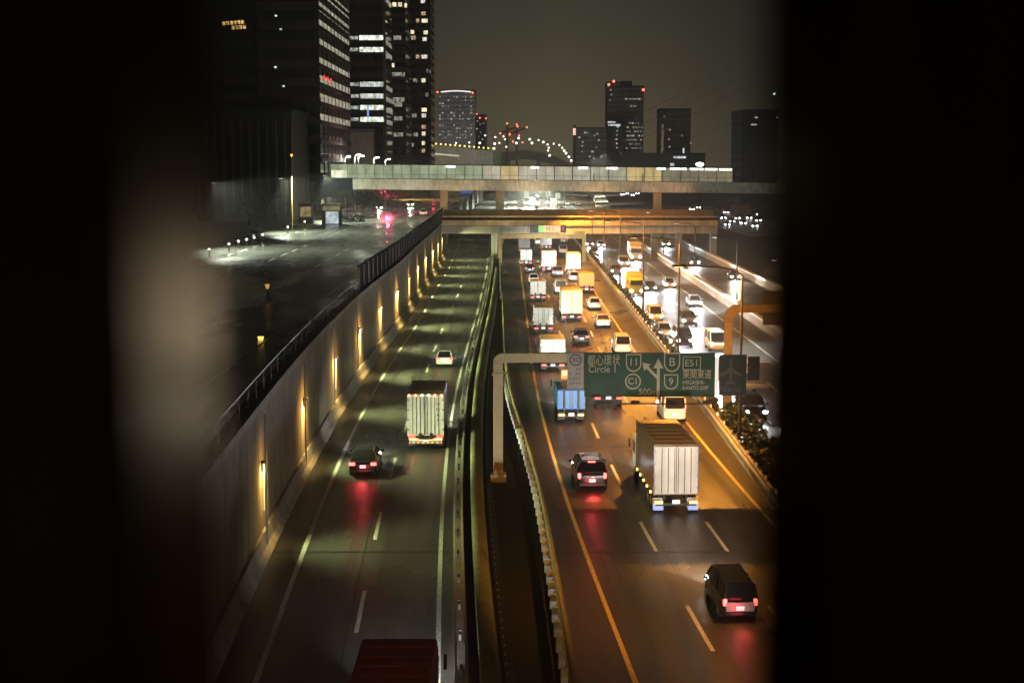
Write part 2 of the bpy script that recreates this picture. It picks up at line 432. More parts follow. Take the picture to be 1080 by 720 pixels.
# ------------------------------------------------------------------ retaining wall on the left, with its fence and lamps
wl = thing('retaining_wall', 'tall stained concrete retaining wall along the left carriageway', 'wall')
b = MB(); b.sweep([(-.45, -.3), (-.45, 6.95), (0, 6.95), (.05, -.3)], WALL, 36, 306, 3); b.build('wall_face', conc_w, wl)
b = MB(); b.sweep([(-.6, 6.951), (-.6, 7.35), (.14, 7.35), (.14, 6.951)], WALL, 36, 306, 3); b.build('coping', conc, wl)
b = MB(); b.sweep([(.06, 0), (.06, .95), (.22, .95), (.34, .34), (.62, .1), (.62, 0)], WALL, 36, 306, 3); b.build('kerb_barrier', conc, wl)
for k, y in enumerate(np.arange(46, 300, 19.3)):
    b = MB(); b.box((WALL(y) + .09, y + 6, 3.6), (.1, .16, 6.4)); b.build('joint_cover', conc_d, wl)
fence = thing('noise_fence', 'dark brown panel fence standing on the retaining wall', 'fence')
FY0, FY1 = 134, 306
b = MB(); b.sweep([(-.36, 7.36), (-.36, 9.5), (-.28, 9.5), (-.28, 7.36)], WALL, FY0, FY1, 3); b.build('panel', steel_brown, fence)
b = MB(); b.sweep([(-.41, 9.5), (-.41, 9.62), (-.22, 9.62), (-.22, 9.5)], WALL, FY0, FY1, 3); b.build('top_rail', steel_brown, fence)
for y in np.arange(FY0, FY1, 4.3):
    b = MB(); b.box((WALL(y) - .21, y, 8.4), (.12, .14, 2.1)); b.build('post', steel_dark, fence)
lowr = thing('street_railing', 'low thin railing on the wall top before the dark brown fence begins', 'railing')
b = MB(); b.sweep([(-.34, 8.3), (-.34, 8.38), (-.26, 8.38), (-.26, 8.3)], WALL, 52, 133.5, 3); b.build('rail', steel_dark, lowr)
for y in np.arange(52, 133, 3.0):
    b = MB(); b.box((WALL(y) - .3, y, 7.82), (.06, .06, .94)); b.build('post', steel_dark, lowr)

streak_glow = mat('wall_streak_glow', (.8, .8, .6), .3, emit=(1, .88, .38), es=.9)
wl_pix = [(282, 507), (325, 423), (356, 378), (380, 347), (400, 325), (414, 307), (426.5, 294), (437, 282), (445, 273), (452, 263)]
ORD = ['nearest', 'second nearest', 'third nearest', 'fourth nearest', 'fifth nearest', 'sixth nearest', 'seventh nearest', 'eighth nearest', 'ninth nearest', 'tenth nearest', 'eleventh nearest', 'farthest']
for k in range(12):
    y = 72 + 19.6 * k
    x0 = WALL(y)
    t = thing('wall_lamp', f'{ORD[k]} of the slim yellowish lamps on the concrete retaining wall', 'wall lamp', (x0, y, 4.2), 0, 'lamps along the retaining wall')
    b = MB(); b.box((.16, 0, .12), (.34, .34, .12), bev=.02); b.box((.05, 0, -.1), (.08, .2, .5)); b.build('housing', steel_dark, t)
    b = MB(); b.cyl((.15, 0, .05), (.13, 0, -2.3), .05, .02, n=8); b.build('tube', streak_glow, t)  # glowing cone stands in for the lamp's streak of light down the wall
    vr = (1.0, 1.15, .8, 1.1, .7, 1.2, .95, 1.1, .85, 1.05, 1, 1)[k]
    pw = vr if k > 1 else (.35 if k == 0 else .8)
    spot('wall_lamp_light', (.34, 0, 0), (.80, .0, -.36), 11500 * pw, (.90, 1.0, .42), 108, 1.0, .12, t)
    spot('wall_wash_light', (.60, 0, .1), (-.75, 0, -1), 1900 * pw, (1.0, .70, .22), 125, .9, .10, t)
    spot('wall_streak_light', (.16, 0, -.75), (-.10, 0, -1), 160 * pw, (1.0, .92, .5), 40, .9, .03, t)
    spot('wall_fill_light', (2.0, 0, -.2), (-1, 0, -.35), 900 * pw, (1.0, .55, .12), 150, .9, .3, t)  # added fill spot out from the wall, spreading ochre light between the lamps

# ------------------------------------------------------------------ barriers of the median
mb = thing('median_barrier', 'concrete kerb with two pale steel rails beside the left carriageway', 'barrier')
b = MB(); b.sweep([(.62, -.1), (.62, .55), (1.05, .55), (1.12, -.1)], LR, 36, 420, 3); b.build('kerb', conc_d, mb)
b = MB(); b.sweep([(.62, .80), (.62, .92), (.72, .92), (.72, .80)], LR, 36, 420, 3); b.build('rail', steel_pale, mb)
b = MB(); b.sweep([(1.0, .90), (1.0, 1.04), (1.12, 1.04), (1.12, .90)], LR, 36, 420, 3); b.build('rail', steel_pale, mb)
for y in np.arange(44, 240, 4.0):
    b = MB(); b.box((LR(y) + .86, y, .72), (.1, .1, .5)); b.build('post', steel_dark, mb)
par = thing('parapet', 'curved pale concrete parapet strip between median barrier and dark gravel', 'parapet')
b = MB(); b.sweep([(1.55, -.2), (1.55, .95), (1.72, 1.08), (2.0, .98), (2.25, .55), (2.36, -.2)], LR, 36, 255, 3); b.build('parapet_wall', concrete_mat('green_lit_concrete', (.22, .24, .13)), par, smooth=True)  # the green of the lamp light is put into the concrete colour
par['label'] = 'rounded greenish concrete parapet strip between the steel rails and dark gravel'
gd = thing('guardrail', 'ochre guardrail with short white reflector posts beside the dark median', 'guardrail')
b = MB(); b.sweep([(.0, .62), (-.05, .72), (.0, .80), (-.05, .88), (.0, .98), (.10, .98), (.10, .62)], GR, 38, 205, 1.5); b.build('rail', mat('rail_ochre', (.40, .31, .17), .5, var=.2), gd)
b = MB(); b.sweep([(-.10, -.12), (-.10, .30), (.30, .30), (.30, -.12)], GR, 38, 205, 1.5); b.build('kerb', conc_d, gd)
white_post = mat('white_reflector', (.86, .86, .86), .45)
b0 = MB(); b0.box((-.24, 0, .60), (.26, .10, .66), bev=.02); pm = b0.build('post', white_post, gd)
y = 48.0; first = True
while y < 128:
    o = pm if first else pm.copy()
    if not first: C.objects.link(o); o.parent = gd
    o.location = (GR(y), y, 0); first = False; y += 1.85
far_g = thing('crash_barrier', 'low pale crash barrier running on beyond the sign column', 'barrier')
b = MB(); b.sweep([(-.35, -.1), (-.3, .9), (-.1, .9), (0, -.1)], GR, 205.2, 420, 3); b.build('kerb', conc, far_g)
# small drain marks along the gravel
dr = thing('drain_channel', 'dark drain channel with a dotted grating down the gravel median', 'drain')
b = MB(); b.sweep([(2.5, -.118), (2.5, -.06), (2.9, -.06), (2.9, -.118)], LR, 38, 150, 3); b.build('channel', steel_dark, dr)
b = MB()
for y in np.arange(44, 140, 1.1): b.box((LR(y) + 2.62, y, -.05), (.06, .14, .02))
tag(b.build('grating', steel_pale, dr), kind='stuff')
# the dividing barrier between the two directions
rb = thing('dividing_barrier', 'steel crash barrier with small reflectors dividing the two directions', 'barrier')
b = MB(); b.sweep([(0, -.1), (.06, .85), (.24, .85), (.32, -.1)], RG, 50, 420, 3); b.build('kerb', conc, rb)
b = MB(); b.sweep([(-.1, .55), (-.14, .66), (-.1, .78), (-.02, .78), (-.02, .55)], RG, 50, 420, 3); b.build('rail', steel_pale, rb)
b0 = MB(); b0.box((.15, 0, .98), (.12, .16, .22)); pm = b0.build('reflector', white_post, rb); first = True
for y in np.arange(66, 210, 3.6):
    o = pm if first else pm.copy()
    if not first: C.objects.link(o); o.parent = rb
    o.location = (RG(y), y, 0); first = False

def leaves(b, n, fn, size):
    for _ in range(n):
        c = Vector(fn()); a = Vector((random.gauss(0, 1), random.gauss(0, 1), random.gauss(0, 1))).normalized()
        t = a.cross(Vector((.3, .5, 1))).normalized(); u = a.cross(t)
        s_ = size * random.uniform(.6, 1.4)
        b.face([c + t * s_, c + u * s_ * .6, c - t * s_, c - u * s_ * .6])
leaf_m = mat('hedge_leaves', (.015, .024, .011), .6, var=.4, scale=1.5)
bark = mat('bark', (.05, .04, .03), .9)
hg = thing('median_hedge', 'long low clipped hedge running between the two directions', 'hedge')
def hfn():
    y = 110 + 190 * random.random() ** 1.3
    return (RG(y) + .62 + random.uniform(-.28, .28), y, random.uniform(.2, 1.15) + .25 * math.sin(y * 2.1))
b = MB(); leaves(b, 5200, hfn, .17); b.build('foliage', leaf_m, hg)
b = MB()
for y in np.arange(111, 300, 2.2): b.cyl((RG(y) + .62, y, -.3), (RG(y) + .62, y, .7), .03, n=5)
tag(b.build('stems', bark, hg), kind='stuff')
for i, (sx, sy, sr) in enumerate([(15.7, 86, 1.15), (15.9, 92, 1.3), (16.1, 98.5, 1.35), (15.8, 105, 1.2)]):
    t = thing('shrub', ['dark bushy shrub nearest the camera between guardrail and oncoming lanes', 'second nearest dark median shrub behind the guardrail', 'third nearest dark median shrub, the tallest one', 'dark median shrub farthest back, beside the ochre column foot'][i], 'shrub', (sx, sy, -.3), 0, 'shrubs in the right median')
    def sfn():
        v = Vector((random.gauss(0, 1), random.gauss(0, 1), random.gauss(0, 1))).normalized() * random.random() ** .4
        return (v.x * sr * .8, v.y * sr * 2.0, 1.2 + v.z * sr * .9)
    b = MB(); leaves(b, 900, sfn, .15); b.build('foliage', leaf_m, t)
    b = MB(); b.cyl((0, 0, 0), (.1, .1, 1.2), .06, .03, 6); b.cyl((0, 0, 0), (-.2, .5, 1.1), .05, .02, 6); b.build('stem', bark, t)

# right hand parapets, catching the headlights
bright_rail = mat('pale_parapet_metal', (.74, .71, .62), .42, .1, var=.1, scale=1)
rp = thing('lit_parapet', 'brightly lit pale parapet along the far side of the oncoming lanes', 'parapet')
b = MB(); b.loft([[(28.4, y, -.1), (28.5, y, 1.0), (28.9, y, 1.0), (29.0, y, -.1)] for y in (118, 420)]); b.build('parapet_wall', conc, rp)
b = MB(); b.loft([[(28.35, y, 1.0), (28.35, y, 1.22), (29.0, y, 1.22), (29.0, y, 1.0)] for y in (118, 420)]); b.build('rail', bright_rail, rp)
rp = thing('ramp_parapet', 'pale lit parapet beyond the ramp, farther right than the other', 'parapet')
b = MB(); b.loft([[(38.3, y, -.1), (38.4, y, 1.0), (38.8, y, 1.0), (38.9, y, -.1)] for y in (150, 430)]); b.build('parapet_wall', conc, rp)
b = MB(); b.loft([[(38.25, y, 1.0), (38.25, y, 1.22), (38.95, y, 1.22), (38.95, y, 1.0)] for y in (150, 430)]); b.build('rail', bright_rail, rp)

# ------------------------------------------------------------------ sodium lamps of the right carriageway, added white lamps beyond
lamp_glow = mat('sodium_lamp', (.8, .6, .3), .3, emit=(1, .50, .12), es=12)
lamp_glow_w = mat('white_lamp', (.8, .8, .8), .3, emit=(1, .95, .85), es=12)
def street_lamp(loc, arm, h, label, glow, col, en, group, angle=150, m=steel_dark, aim=None):
    t = thing('street_lamp', label, 'street lamp', loc, 0, group)
    b = MB(); b.cyl((0, 0, -.2), (0, 0, h - .4), .11, .07, 10)
    b.build('pole', m, t)
    b = MB(); b.tube([(0, 0, h - .5), (arm * .12, 0, h - .1), (arm * .4, 0, h + .08), (arm * .85, 0, h + .14)], .05, 8); b.build('arm', m, t)
    b = MB(); b.box((arm, 0, h + .16), (.9 if arm else .5, .34, .14), bev=.05); b.build('lamp_head', m, t)
    b = MB(); b.box((arm, 0, h + .092), (.6, .24, .02)); b.build('lens', glow, t)
    spot('lamp_light', (arm, 0, h - .02), aim or (0, 0, -1), en, col, angle, .5, .12, t)
    return t
SOD = (1.0, .375, .045)
LN = ['nearest', 'second', 'third', 'fourth', 'fifth', 'sixth', 'seventh', 'eighth', 'ninth', 'tenth']
for k, y in enumerate([61, 98, 135, 172, 209, 246, 283]):
    street_lamp((15.2, y, 0), -4.2 if y > 70 else -3.4, 12.0, f'{LN[k]} slender dark sodium lamp post along the dividing barrier', lamp_glow, SOD, 26000 if y > 70 else 7000, 'sodium lamps along the dividing barrier', 158 if y > 70 else 150, aim=(.60, 0, -1) if y > 70 else (.25, .3, -1))
street_lamp((-1.0, 17, -.1), .9, 12.5, 'added tall lamp post in the median, out of view below the viewpoint', lamp_glow, (1, .52, .14), 3600, None, 150, aim=(-.15, .85, -1))  # unseen lamp added to light the red truck and the sign column
for k, y in enumerate([150, 195, 240, 290]):
    street_lamp((29.5, y, 0), -3.0, 9.0, f'{LN[k]} added white lamp post brightening the lit parapet', lamp_glow_w, (1, .96, .86), 14000, 'added white lamps along the lit parapet', 104, aim=(-.30, 0, -1))  # lamps put in to whiten the oncoming lanes and the parapet top

# ------------------------------------------------------------------ green sign gantry
SY = G(525, 505).y
gx = PY(525.5, 500, SY).x; gz = PY(525, 372, SY).z
gt = thing('sign_gantry', 'pale cream steel column with long arm carrying the green motorway sign', 'gantry', (gx, SY, 0))
Lx = lambda px: PY(px, 400, SY).x - gx
Lz = lambda py: PY(600, py, SY).z
cw = .58
b = MB(); b.box((0, 0, (gz - .55) / 2 - .1), (cw, .5, gz - .55 + .2), bev=.04); b.build('column', cream, gt)
b = MB(); b.box((0, 0, .12), (.95, .9, .5), bev=.05); b.build('base_plate', cream, gt)
poly = []
pr = MB(); r0 = .62
A = [(-cw / 2, gz - .56 + .003)] + [(-cw / 2 + r0 - r0 * math.cos(t), gz - r0 + r0 * math.sin(t)) for t in np.linspace(0, math.pi / 2, 8)] + [(Lx(616), gz), (Lx(616), gz - .56), (cw / 2, gz - .56 + .003)]
pr.loft([[(x_, -.24, z_) for x_, z_ in A], [(x_, .24, z_) for x_, z_ in A]]); pr.build('arm', cream, gt)
b = MB(); b.box(((Lx(616) + Lx(812)) / 2, .32, Lz(385)), (Lx(812) - Lx(616), .28, .28)); b.build('beam', cream, gt)
b = MB(); b.box(((Lx(616) + Lx(812)) / 2, .32, Lz(408)), (Lx(812) - Lx(616), .2, .2)); b.build('beam', cream, gt)
FR = (R(90), 0, 0)
for zc in (gz - 1.25,):
    b = MB(); b.box((0, 0, zc), (cw + .16, .66, .10), bev=.02); fl_ = b.build('flange', cream, gt)
    for bx_ in (-.3, -.1, .1, .3):
        b = MB(); b.cyl((bx_, -.31, zc + .05), (bx_, -.31, zc + .11), .03, n=6); b.build('bolt', steel_dark, fl_)
b = MB(); b.box((Lx(560), 0, gz - .28), (.10, .62, .70), bev=.02); b.build('flange', cream, gt)
b = MB(); b.tube([(cw / 2 + .05, -.1, .4), (cw / 2 + .05, -.1, gz - 1.4), (cw / 2 + .6, -.1, gz - .64), (Lx(600), -.1, gz - .64)], .035, 6); b.build('cable_conduit', steel_dark, gt)
# small grey notice
sx0, sx1, sz0, sz1 = Lx(598), Lx(615), Lz(409), Lz(371)
b = MB(); b.box(((sx0 + sx1) / 2, -.36, (sz0 + sz1) / 2), (sx1 - sx0, .08, sz1 - sz0), bev=.02); nb = b.build('notice_board', sign_grey, gt)
b = MB(); b.loft([[((sx0 + sx1) / 2 + rr * math.cos(t), -.415, Lz(378.5) + rr * math.sin(t)) for t in np.linspace(0, 2 * math.pi, 28, endpoint=False)] for rr in (.29, .36)], caps=False); b.build('ring', sign_ink, nb)
text_part('lettering', '80', .40, sign_ink, nb, ((sx0 + sx1) / 2, -.41, Lz(378.5)), FR)
b = MB()
for r_ in range(4):
    for c_ in range(4):
        if random.random() < .85: b.box((sx0 + .18 + c_ * .19, -.405, Lz(388 + r_ * 5)), (.12, .02, .13))
b.build('notice_lines', mat('notice_ink', (.24, .23, .23), .6), nb)
# main board
bx0, bx1, bz0, bz1 = Lx(616), Lx(753), Lz(417), Lz(371)
b = MB(); b.box(((bx0 + bx1) / 2, -.36, (bz0 + bz1) / 2), (bx1 - bx0, .10, bz1 - bz0), bev=.02); sb = b.build('sign_board', sign_green, gt)
ez = -.416
def ring(mb_, pts, wdt, cx_, cz_):
    """outline strip: pts around (0,0)"""
    inn = [(x_ * (1 - wdt), z_ * (1 - wdt)) for x_, z_ in pts]
    mb_.loft([[(cx_ + x_, ez, cz_ + z_) for x_, z_ in pts], [(cx_ + x_, ez, cz_ + z_) for x_, z_ in inn]], caps=False)
def shield(h, wd):
    P = [(-wd, h), (wd, h)] + [(wd * math.cos(t) * 1.0, -h * .1 + -h * .9 * math.sin(t)) for t in np.linspace(0, math.pi, 15)]
    return P
def X(px): return Lx(px)
text_part('lettering', '都心環状', .72, sign_white, sb, (X(619), -.412, Lz(379.8)), FR, align='LEFT', sx=.68)
text_part('lettering', 'Circle 1', .58, sign_white, sb, (X(620), -.412, Lz(388.5)), FR, align='LEFT', sx=.92)
b = MB(); ring(b, shield(.54, .46), .14, X(667.5), Lz(381.5)); b.build('route_shield', sign_white, sb)
text_part('lettering', '11', .62, sign_white, sb, (X(667.5), -.412, Lz(381)), FR, depth=.014)
b = MB(); ring(b, [(.47 * math.cos(t), .47 * math.sin(t)) for t in np.linspace(0, 2 * math.pi, 32, endpoint=False)], .14, X(667), Lz(401)); b.build('route_shield', sign_white, sb)
text_part('lettering', 'C1', .52, sign_white, sb, (X(667), -.412, Lz(401)), FR, depth=.014)
# arrows
b = MB()
ax, at_, ab = X(693.5), Lz(378.5), Lz(415)
b.box((ax, -.415, (at_ + ab) / 2 - .25), (.17, .02, at_ - ab - .4))
b.loft([[(ax - .3, -.424, at_ - .5), (ax + .3, -.424, at_ - .5), (ax, -.424, at_ + .08)], [(ax - .3, -.406, at_ - .5), (ax + .3, -.406, at_ - .5), (ax, -.406, at_ + .08)]])
p0, p1 = Vector((ax, -.418, Lz(398))), Vector((X(682), -.418, Lz(386.5)))
d = (p1 - p0).normalized(); nrm = Vector((-d.z, 0, d.x)) * .085
b.loft([[p0 + nrm, p1 + nrm, p1 - nrm, p0 - nrm], [v + Vector((0, .01, 0)) for v in (p0 + nrm, p1 + nrm, p1 - nrm, p0 - nrm)]])
tp = p1 + d * .42; b.loft([[p1 + nrm * 3.2, tp, p1 - nrm * 3.2], [v + Vector((0, .008, 0)) for v in (p1 + nrm * 3.2, tp, p1 - nrm * 3.2)]])
b.build('arrow', sign_white, sb)
text_part('lettering', '500m', .50, sign_white, sb, (X(683), -.412, Lz(412.2)), FR)
b = MB(); ring(b, shield(.58, .48), .14, X(707.8), Lz(381)); b.build('route_shield', sign_white, sb)
text_part('lettering', 'B', .72, sign_white, sb, (X(707.8), -.412, Lz(381)), FR, depth=.014)
b = MB(); ring(b, shield(.45, .42), .14, X(707), Lz(401.5)); b.build('route_shield', sign_white, sb)
text_part('lettering', '9', .58, sign_white, sb, (X(707), -.412, Lz(401.5)), FR, depth=.014)
b = MB(); hw_, hh_ = (X(738) - X(719)) / 2, .40; ring(b, [(-hw_, hh_), (hw_, hh_), (hw_, -hh_), (-hw_, -hh_)], .1, X(728.5), Lz(382)); b.build('number_frame', sign_white, sb)
text_part('lettering', 'E51', .56, sign_white, sb, (X(728.5), -.412, Lz(382)), FR)
text_part('lettering', '東関東道', .60, sign_white, sb, (X(719), -.412, Lz(394)), FR, align='LEFT', sx=.72)
text_part('lettering', 'HIGASHI-', .36, sign_white, sb, (X(719), -.412, Lz(402.2)), FR, align='LEFT', sx=.9)
text_part('lettering', 'KANTO EXP', .34, sign_white, sb, (X(719), -.412, Lz(408)), FR, align='LEFT', sx=.82)
b = MB(); b.box(((X(617) + X(656)) / 2, -.415, Lz(401)), (X(656) - X(617), .02, .03)); b.box((X(644), -.415, (bz0 + bz1) / 2), (.03, .021, bz1 - bz0 - .1)); b.build('board_joint', sign_green_d, sb)
# airport board
b = MB(); b.box(((X(757) + X(786)) / 2, -.36, (Lz(416) + Lz(373)) / 2), (X(786) - X(757), .10, Lz(373) - Lz(416)), bev=.02); ab_ = b.build('airport_board', sign_green_d, gt)
pdim = mat('sign_lettering_dark', (.09, .09, .075), .7)  # darker lettering colour for the airport board
b = MB(); ax_, az_ = X(769.5), Lz(391)
pl = [(0, .85), (.09, .6), (.1, .22), (.72, -.18), (.72, -.32), (.1, -.1), (.07, -.5), (.28, -.68), (.28, -.78), (0, -.68), (-.28, -.78), (-.28, -.68), (-.07, -.5), (-.1, -.1), (-.72, -.32), (-.72, -.18), (-.1, .22), (-.09, .6)]
b.loft([[(ax_ + u_, yy, az_ + v_) for u_, v_ in pl] for yy in (-.43, -.411)]); b.build('plane_symbol', pdim, ab_)
text_part('lettering', 'Narita', .52, pdim, ab_, (ax_, -.412, Lz(409)), FR)
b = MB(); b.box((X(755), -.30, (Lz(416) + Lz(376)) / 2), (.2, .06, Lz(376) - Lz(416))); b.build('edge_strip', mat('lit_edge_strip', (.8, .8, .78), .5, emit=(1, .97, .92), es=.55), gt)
b = MB(); b.box(((X(787.5) + X(800)) / 2, -.30, (Lz(400) + Lz(375)) / 2), (X(800) - X(787.5), .10, Lz(375) - Lz(400)), bev=.02); b.build('spare_board', mat('sign_back', (.05, .05, .05), .6), gt)
# added lamps on a bar, put in to brighten the sign board
b = MB(); b.box(((bx0 + bx1) / 2, -1.5, bz0 - .25), (bx1 - bx0 - 1, .07, .07)); b.build('lamp_bar', steel_dark, gt)
for px_ in (632, 668, 705, 742):
    b = MB(); b.box((X(px_), -1.5, bz0 - .14), (.5, .16, .12), bev=.02); b.build('added_sign_lamp', steel_dark, gt)
    spot('sign_light', (X(px_), -1.5, bz0 - .05), (0, 1.1, 1.5), (13, 19, 15, 10)[(632, 668, 705, 742).index(px_)], (1, .90, .66), 120, .9, .08, gt)
for px_ in (640, 735): b = MB(); b.box((X(px_), -.95, bz0 - .25), (.06, 1.1, .06)); b.build('lamp_bracket', steel_dark, gt)

# ------------------------------------------------------------------ ochre column with arm over the oncoming lanes
oy = G(766, 436).y; ox = PY(766.5, 436, oy).x; oz = PY(766, 321, oy).z
ochre_dull = mat('ochre_paint_dull', (.15, .105, .045), .6, var=.3, scale=1.5)
og = thing('ochre_gantry', 'ochre steel column whose curved arm reaches over the oncoming lanes', 'gantry', (ox, oy, -.3))
b = MB(); b.box((0, 0, (oz - 1) / 2), (.62, .55, oz - 1), bev=.05); b.build('column', ochre_dull, og)
Hh = oz + .3; r0 = 1.1
A = [(-.31, Hh - r0 - .195)] + [(-.31 + r0 - r0 * math.cos(t), Hh - r0 + r0 * math.sin(t)) for t in np.linspace(0, math.pi / 2, 9)] + [(7.5, Hh), (7.5, Hh - .6), (.85, Hh - .6), (.5, Hh - .75), (.31, Hh - 1.295)]
b = MB(); b.loft([[(x_, yy, z_) for x_, z_ in A] for yy in (-.24, .24)]); b.build('arm', ochre_dull, og)
b = MB(); b.box((.0, 0, .25), (1.0, .95, .5), bev=.05); b.build('base_plate', ochre_dull, og)
b = MB(); b.box((5.4, .4, Hh - .3), (5.5, .12, 2.6), bev=.03); b.build('sign_back', mat('sign_back_dull', (.06, .055, .05), .6), og)

# ------------------------------------------------------------------ lane-control portal before the ochre bridge
vy = G(616, 277).y
vx0, vx1 = PY(527.5, 270, vy).x, PY(616, 270, vy).x
vzt = PY(570, 246.5, vy).z
vp = thing('portal_gantry', 'ochre portal frame with a lit message panel across the busy lanes', 'gantry', ((vx0 + vx1) / 2, vy, 0))
hw = (vx1 - vx0) / 2
for s_ in (-1, 1):
    b = MB(); b.box((s_ * hw, 0, (vzt - .9) / 2), (.75, .8, vzt - .9), bev=.05); b.build('column', ochre, vp)
b = MB(); b.box((0, 0, vzt - .45), (2 * hw + .75, .8, .9), bev=.05); b.build('crossbeam', ochre, vp)
px0, px1 = PY(559, 240, vy).x - (vx0 + vx1) / 2, PY(597, 240, vy).x - (vx0 + vx1) / 2
pz0, pz1 = PY(560, 245.6, vy).z, PY(560, 237.5, vy).z
b = MB(); b.box(((px0 + px1) / 2, -.1, (pz0 + pz1) / 2 + .04), (px1 - px0, .5, pz1 - pz0), bev=.04); mp_ = b.build('message_panel', mat('panel_black', (.012, .012, .012), .5), vp)
amber = mat('panel_amber', (.3, .2, .1), .5, emit=(1, .50, .22), es=1.0)
PW = lambda px: PY(px, 240, vy).x - (vx0 + vx1) / 2
b = MB(); b.box(((PW(572.5) + PW(591)) / 2, -.37, (pz0 + pz1) / 2 + .04), (PW(591) - PW(572.5), .04, (pz1 - pz0) * .86)); b.build('amber_display', amber, mp_)
b = MB(); b.box(((PW(568) + PW(572.3)) / 2, -.37, (pz0 + pz1) / 2 + .04), (PW(572.3) - PW(568), .04, (pz1 - pz0) * .86)); b.build('green_display', mat('panel_green', (.1, .3, .1), .5, emit=(.22, .85, .12), es=.9), mp_)
text_part('lettering', 'H I', 1.15, mat('panel_text', (.03, .02, .02), .6), mp_, (PW(580), -.395, (pz0 + pz1) / 2 + .04), FR)
text_part('lettering', '2', .85, mat('panel_red', (.3, .05, .02), .5, emit=(1, .12, .06), es=.8), mp_, (PW(594), -.36, (pz0 + pz1) / 2 + .04), FR)
b = MB(); b.box((hw * .1 + 6.3, -.46, vzt + .25), (1.9, .1, .5)); b.build('number_plate_board', ochre, vp)

# ------------------------------------------------------------------ ochre road bridge
BY = 289.0
def bz(py, Y=BY): return PY(600, py, Y).z
bxl, bxr = PY(466, 240, BY).x, PY(757, 240, BY).x
br = thing('road_bridge', 'ochre lit road bridge crossing low over all the lanes', 'bridge')
bm_ochre = concrete_mat('ochre_parapet', (.40, .29, .15)); bm_brown = concrete_mat('brown_parapet', (.15, .095, .045))
cxm, wid = (bxl + bxr) / 2, bxr - bxl
b = MB(); b.box((cxm, BY + 5, (bz(238.5) + bz(246.5)) / 2), (wid, 9.2, bz(238.5) - bz(246.5))); b.build('girder', conc, br)
b = MB(); b.box((cxm, BY + 5, bz(235.2)), (wid, 10.4, (bz(232.5) - bz(238)))); b.build('deck_edge', bm_ochre, br)
b = MB(); b.box((cxm, BY + 8, (bz(222.5) + bz(232)) / 2), (wid, .25, bz(222.5) - bz(232))); b.build('far_parapet', bm_brown, br)
b = MB(); b.cyl((bxl, BY - .05, bz(228.4)), (bxr, BY - .05, bz(228.4)), .12, n=8); b.build('handrail', ochre, br)
b = MB(); b.box((cxm, BY - .02, bz(231.4)), (wid, .12, .36)); b.build('lower_rail', steel_brown, br)  # rail made thick and dark to draw the shadow gap below the handrail
for x_ in np.arange(bxl + 1, bxr, 2.05):
    b = MB(); b.box((x_, BY - .05, (bz(228) + bz(232.4)) / 2), (.1, .12, bz(228) - bz(232.4) - .02)); b.build('post', steel_brown, br)
for px_, pyb in ((690, 272), (716, 262), (521.5, 256), (752, 262)):
    b = MB(); xx = PY(px_, 260, BY + 5).x; b.box((xx, BY + 5, bz(246.6) / 2 - .15), (1.3, 1.3, bz(246.6) + .3), bev=.08); b.build('pier', conc, br)
for k, x_ in enumerate([-8, 3, 14, 25]):
    spot('bridge_light', (x_, BY - 5, 15.5), (0, 4.2, -7.0), (1100, 2000, 2400, 900)[k], (1.0, .70, .32) if k else (1, .85, .55), 105, .7, .4)

# ------------------------------------------------------------------ pale footbridge with lit glazing
FYB = 345.0
fx = lambda px: PY(px, 185, FYB).x
fxl, fxr = fx(337), fx(850)
slope = (PY(775, 192.6, FYB).z - PY(340, 188, FYB).z) / (fx(775) - fx(340))
z0f = PY(340, 188, FYB).z
def fz(x): return z0f + slope * (x - fxl)
fb = thing('covered_footbridge', 'long covered pedestrian bridge with glazed lit panels above the expressway', 'footbridge')
def beam(name, dz0, dz1, ya, yb, m, x0=fxl, x1=fxr, parent=fb):
    b = MB(); b.loft([[(x, ya, fz(x) + dz0), (x, yb, fz(x) + dz0), (x, yb, fz(x) + dz1), (x, ya, fz(x) + dz1)] for x in (x0, x1)])
    return b.build(name, m, parent)
pale = concrete_mat('pale_bridge_paint', (.62, .60, .52), rough=.6)
beam('deck', -1.25, -.02, FYB - .3, FYB + 4.4, pale)
beam('girder', -2.45, -1.26, FYB + .35, FYB + 3.6, pale)
beam('roof', 3.36, 3.52, FYB - .45, FYB + 4.4, steel_dark)
beam('handrail', 1.05, 1.12, FYB - .05, FYB + .02, steel_dark)
lit = [window_mat('glazing_pale_green', (.86, 1.0, .62), .34, .5, .75), window_mat('glazing_white', (1, .93, .66), .42, .5, .75), window_mat('glazing_warm', (1.0, .74, .32), .50, .5, .8), window_mat('glazing_dim', (.92, .78, .46), .22, .5, .7)]
pxs = np.arange(338, 850, 19.0)
for i, a in enumerate(pxs[:-1]):
    x0, x1 = fx(a), fx(a + 19)
    k = 0 if a < 500 else 1
    if i in (10, 17, 18): k = 2
    if a > 690: k = 3
    if a < 775:
        b = MB(); b.loft([[(x, FYB + 3.6, fz(x) + .1), (x, FYB + 3.66, fz(x) + .1), (x, FYB + 3.66, fz(x) + 3.2), (x, FYB + 3.6, fz(x) + 3.2)] for x in (x0 + .03, x1 - .03)]); b.build('glazing_panel', lit[k], fb)
    b = MB(); b.box((x0, FYB, fz(x0) + 1.66), (.16, .16, 3.3)); b.build('post', steel_dark if k != 0 else mat('post_grey', (.2, .2, .17), .6), fb)
    xm = (x0 + x1) / 2
    b = MB(); b.box((xm, FYB + .03, fz(xm) + 1.66), (.07, .07, 3.3)); b.build('mullion', steel_dark, fb)
tubew = mat('strip_light', (.8, .8, .8), .4, emit=(1, .97, .86), es=3.2)
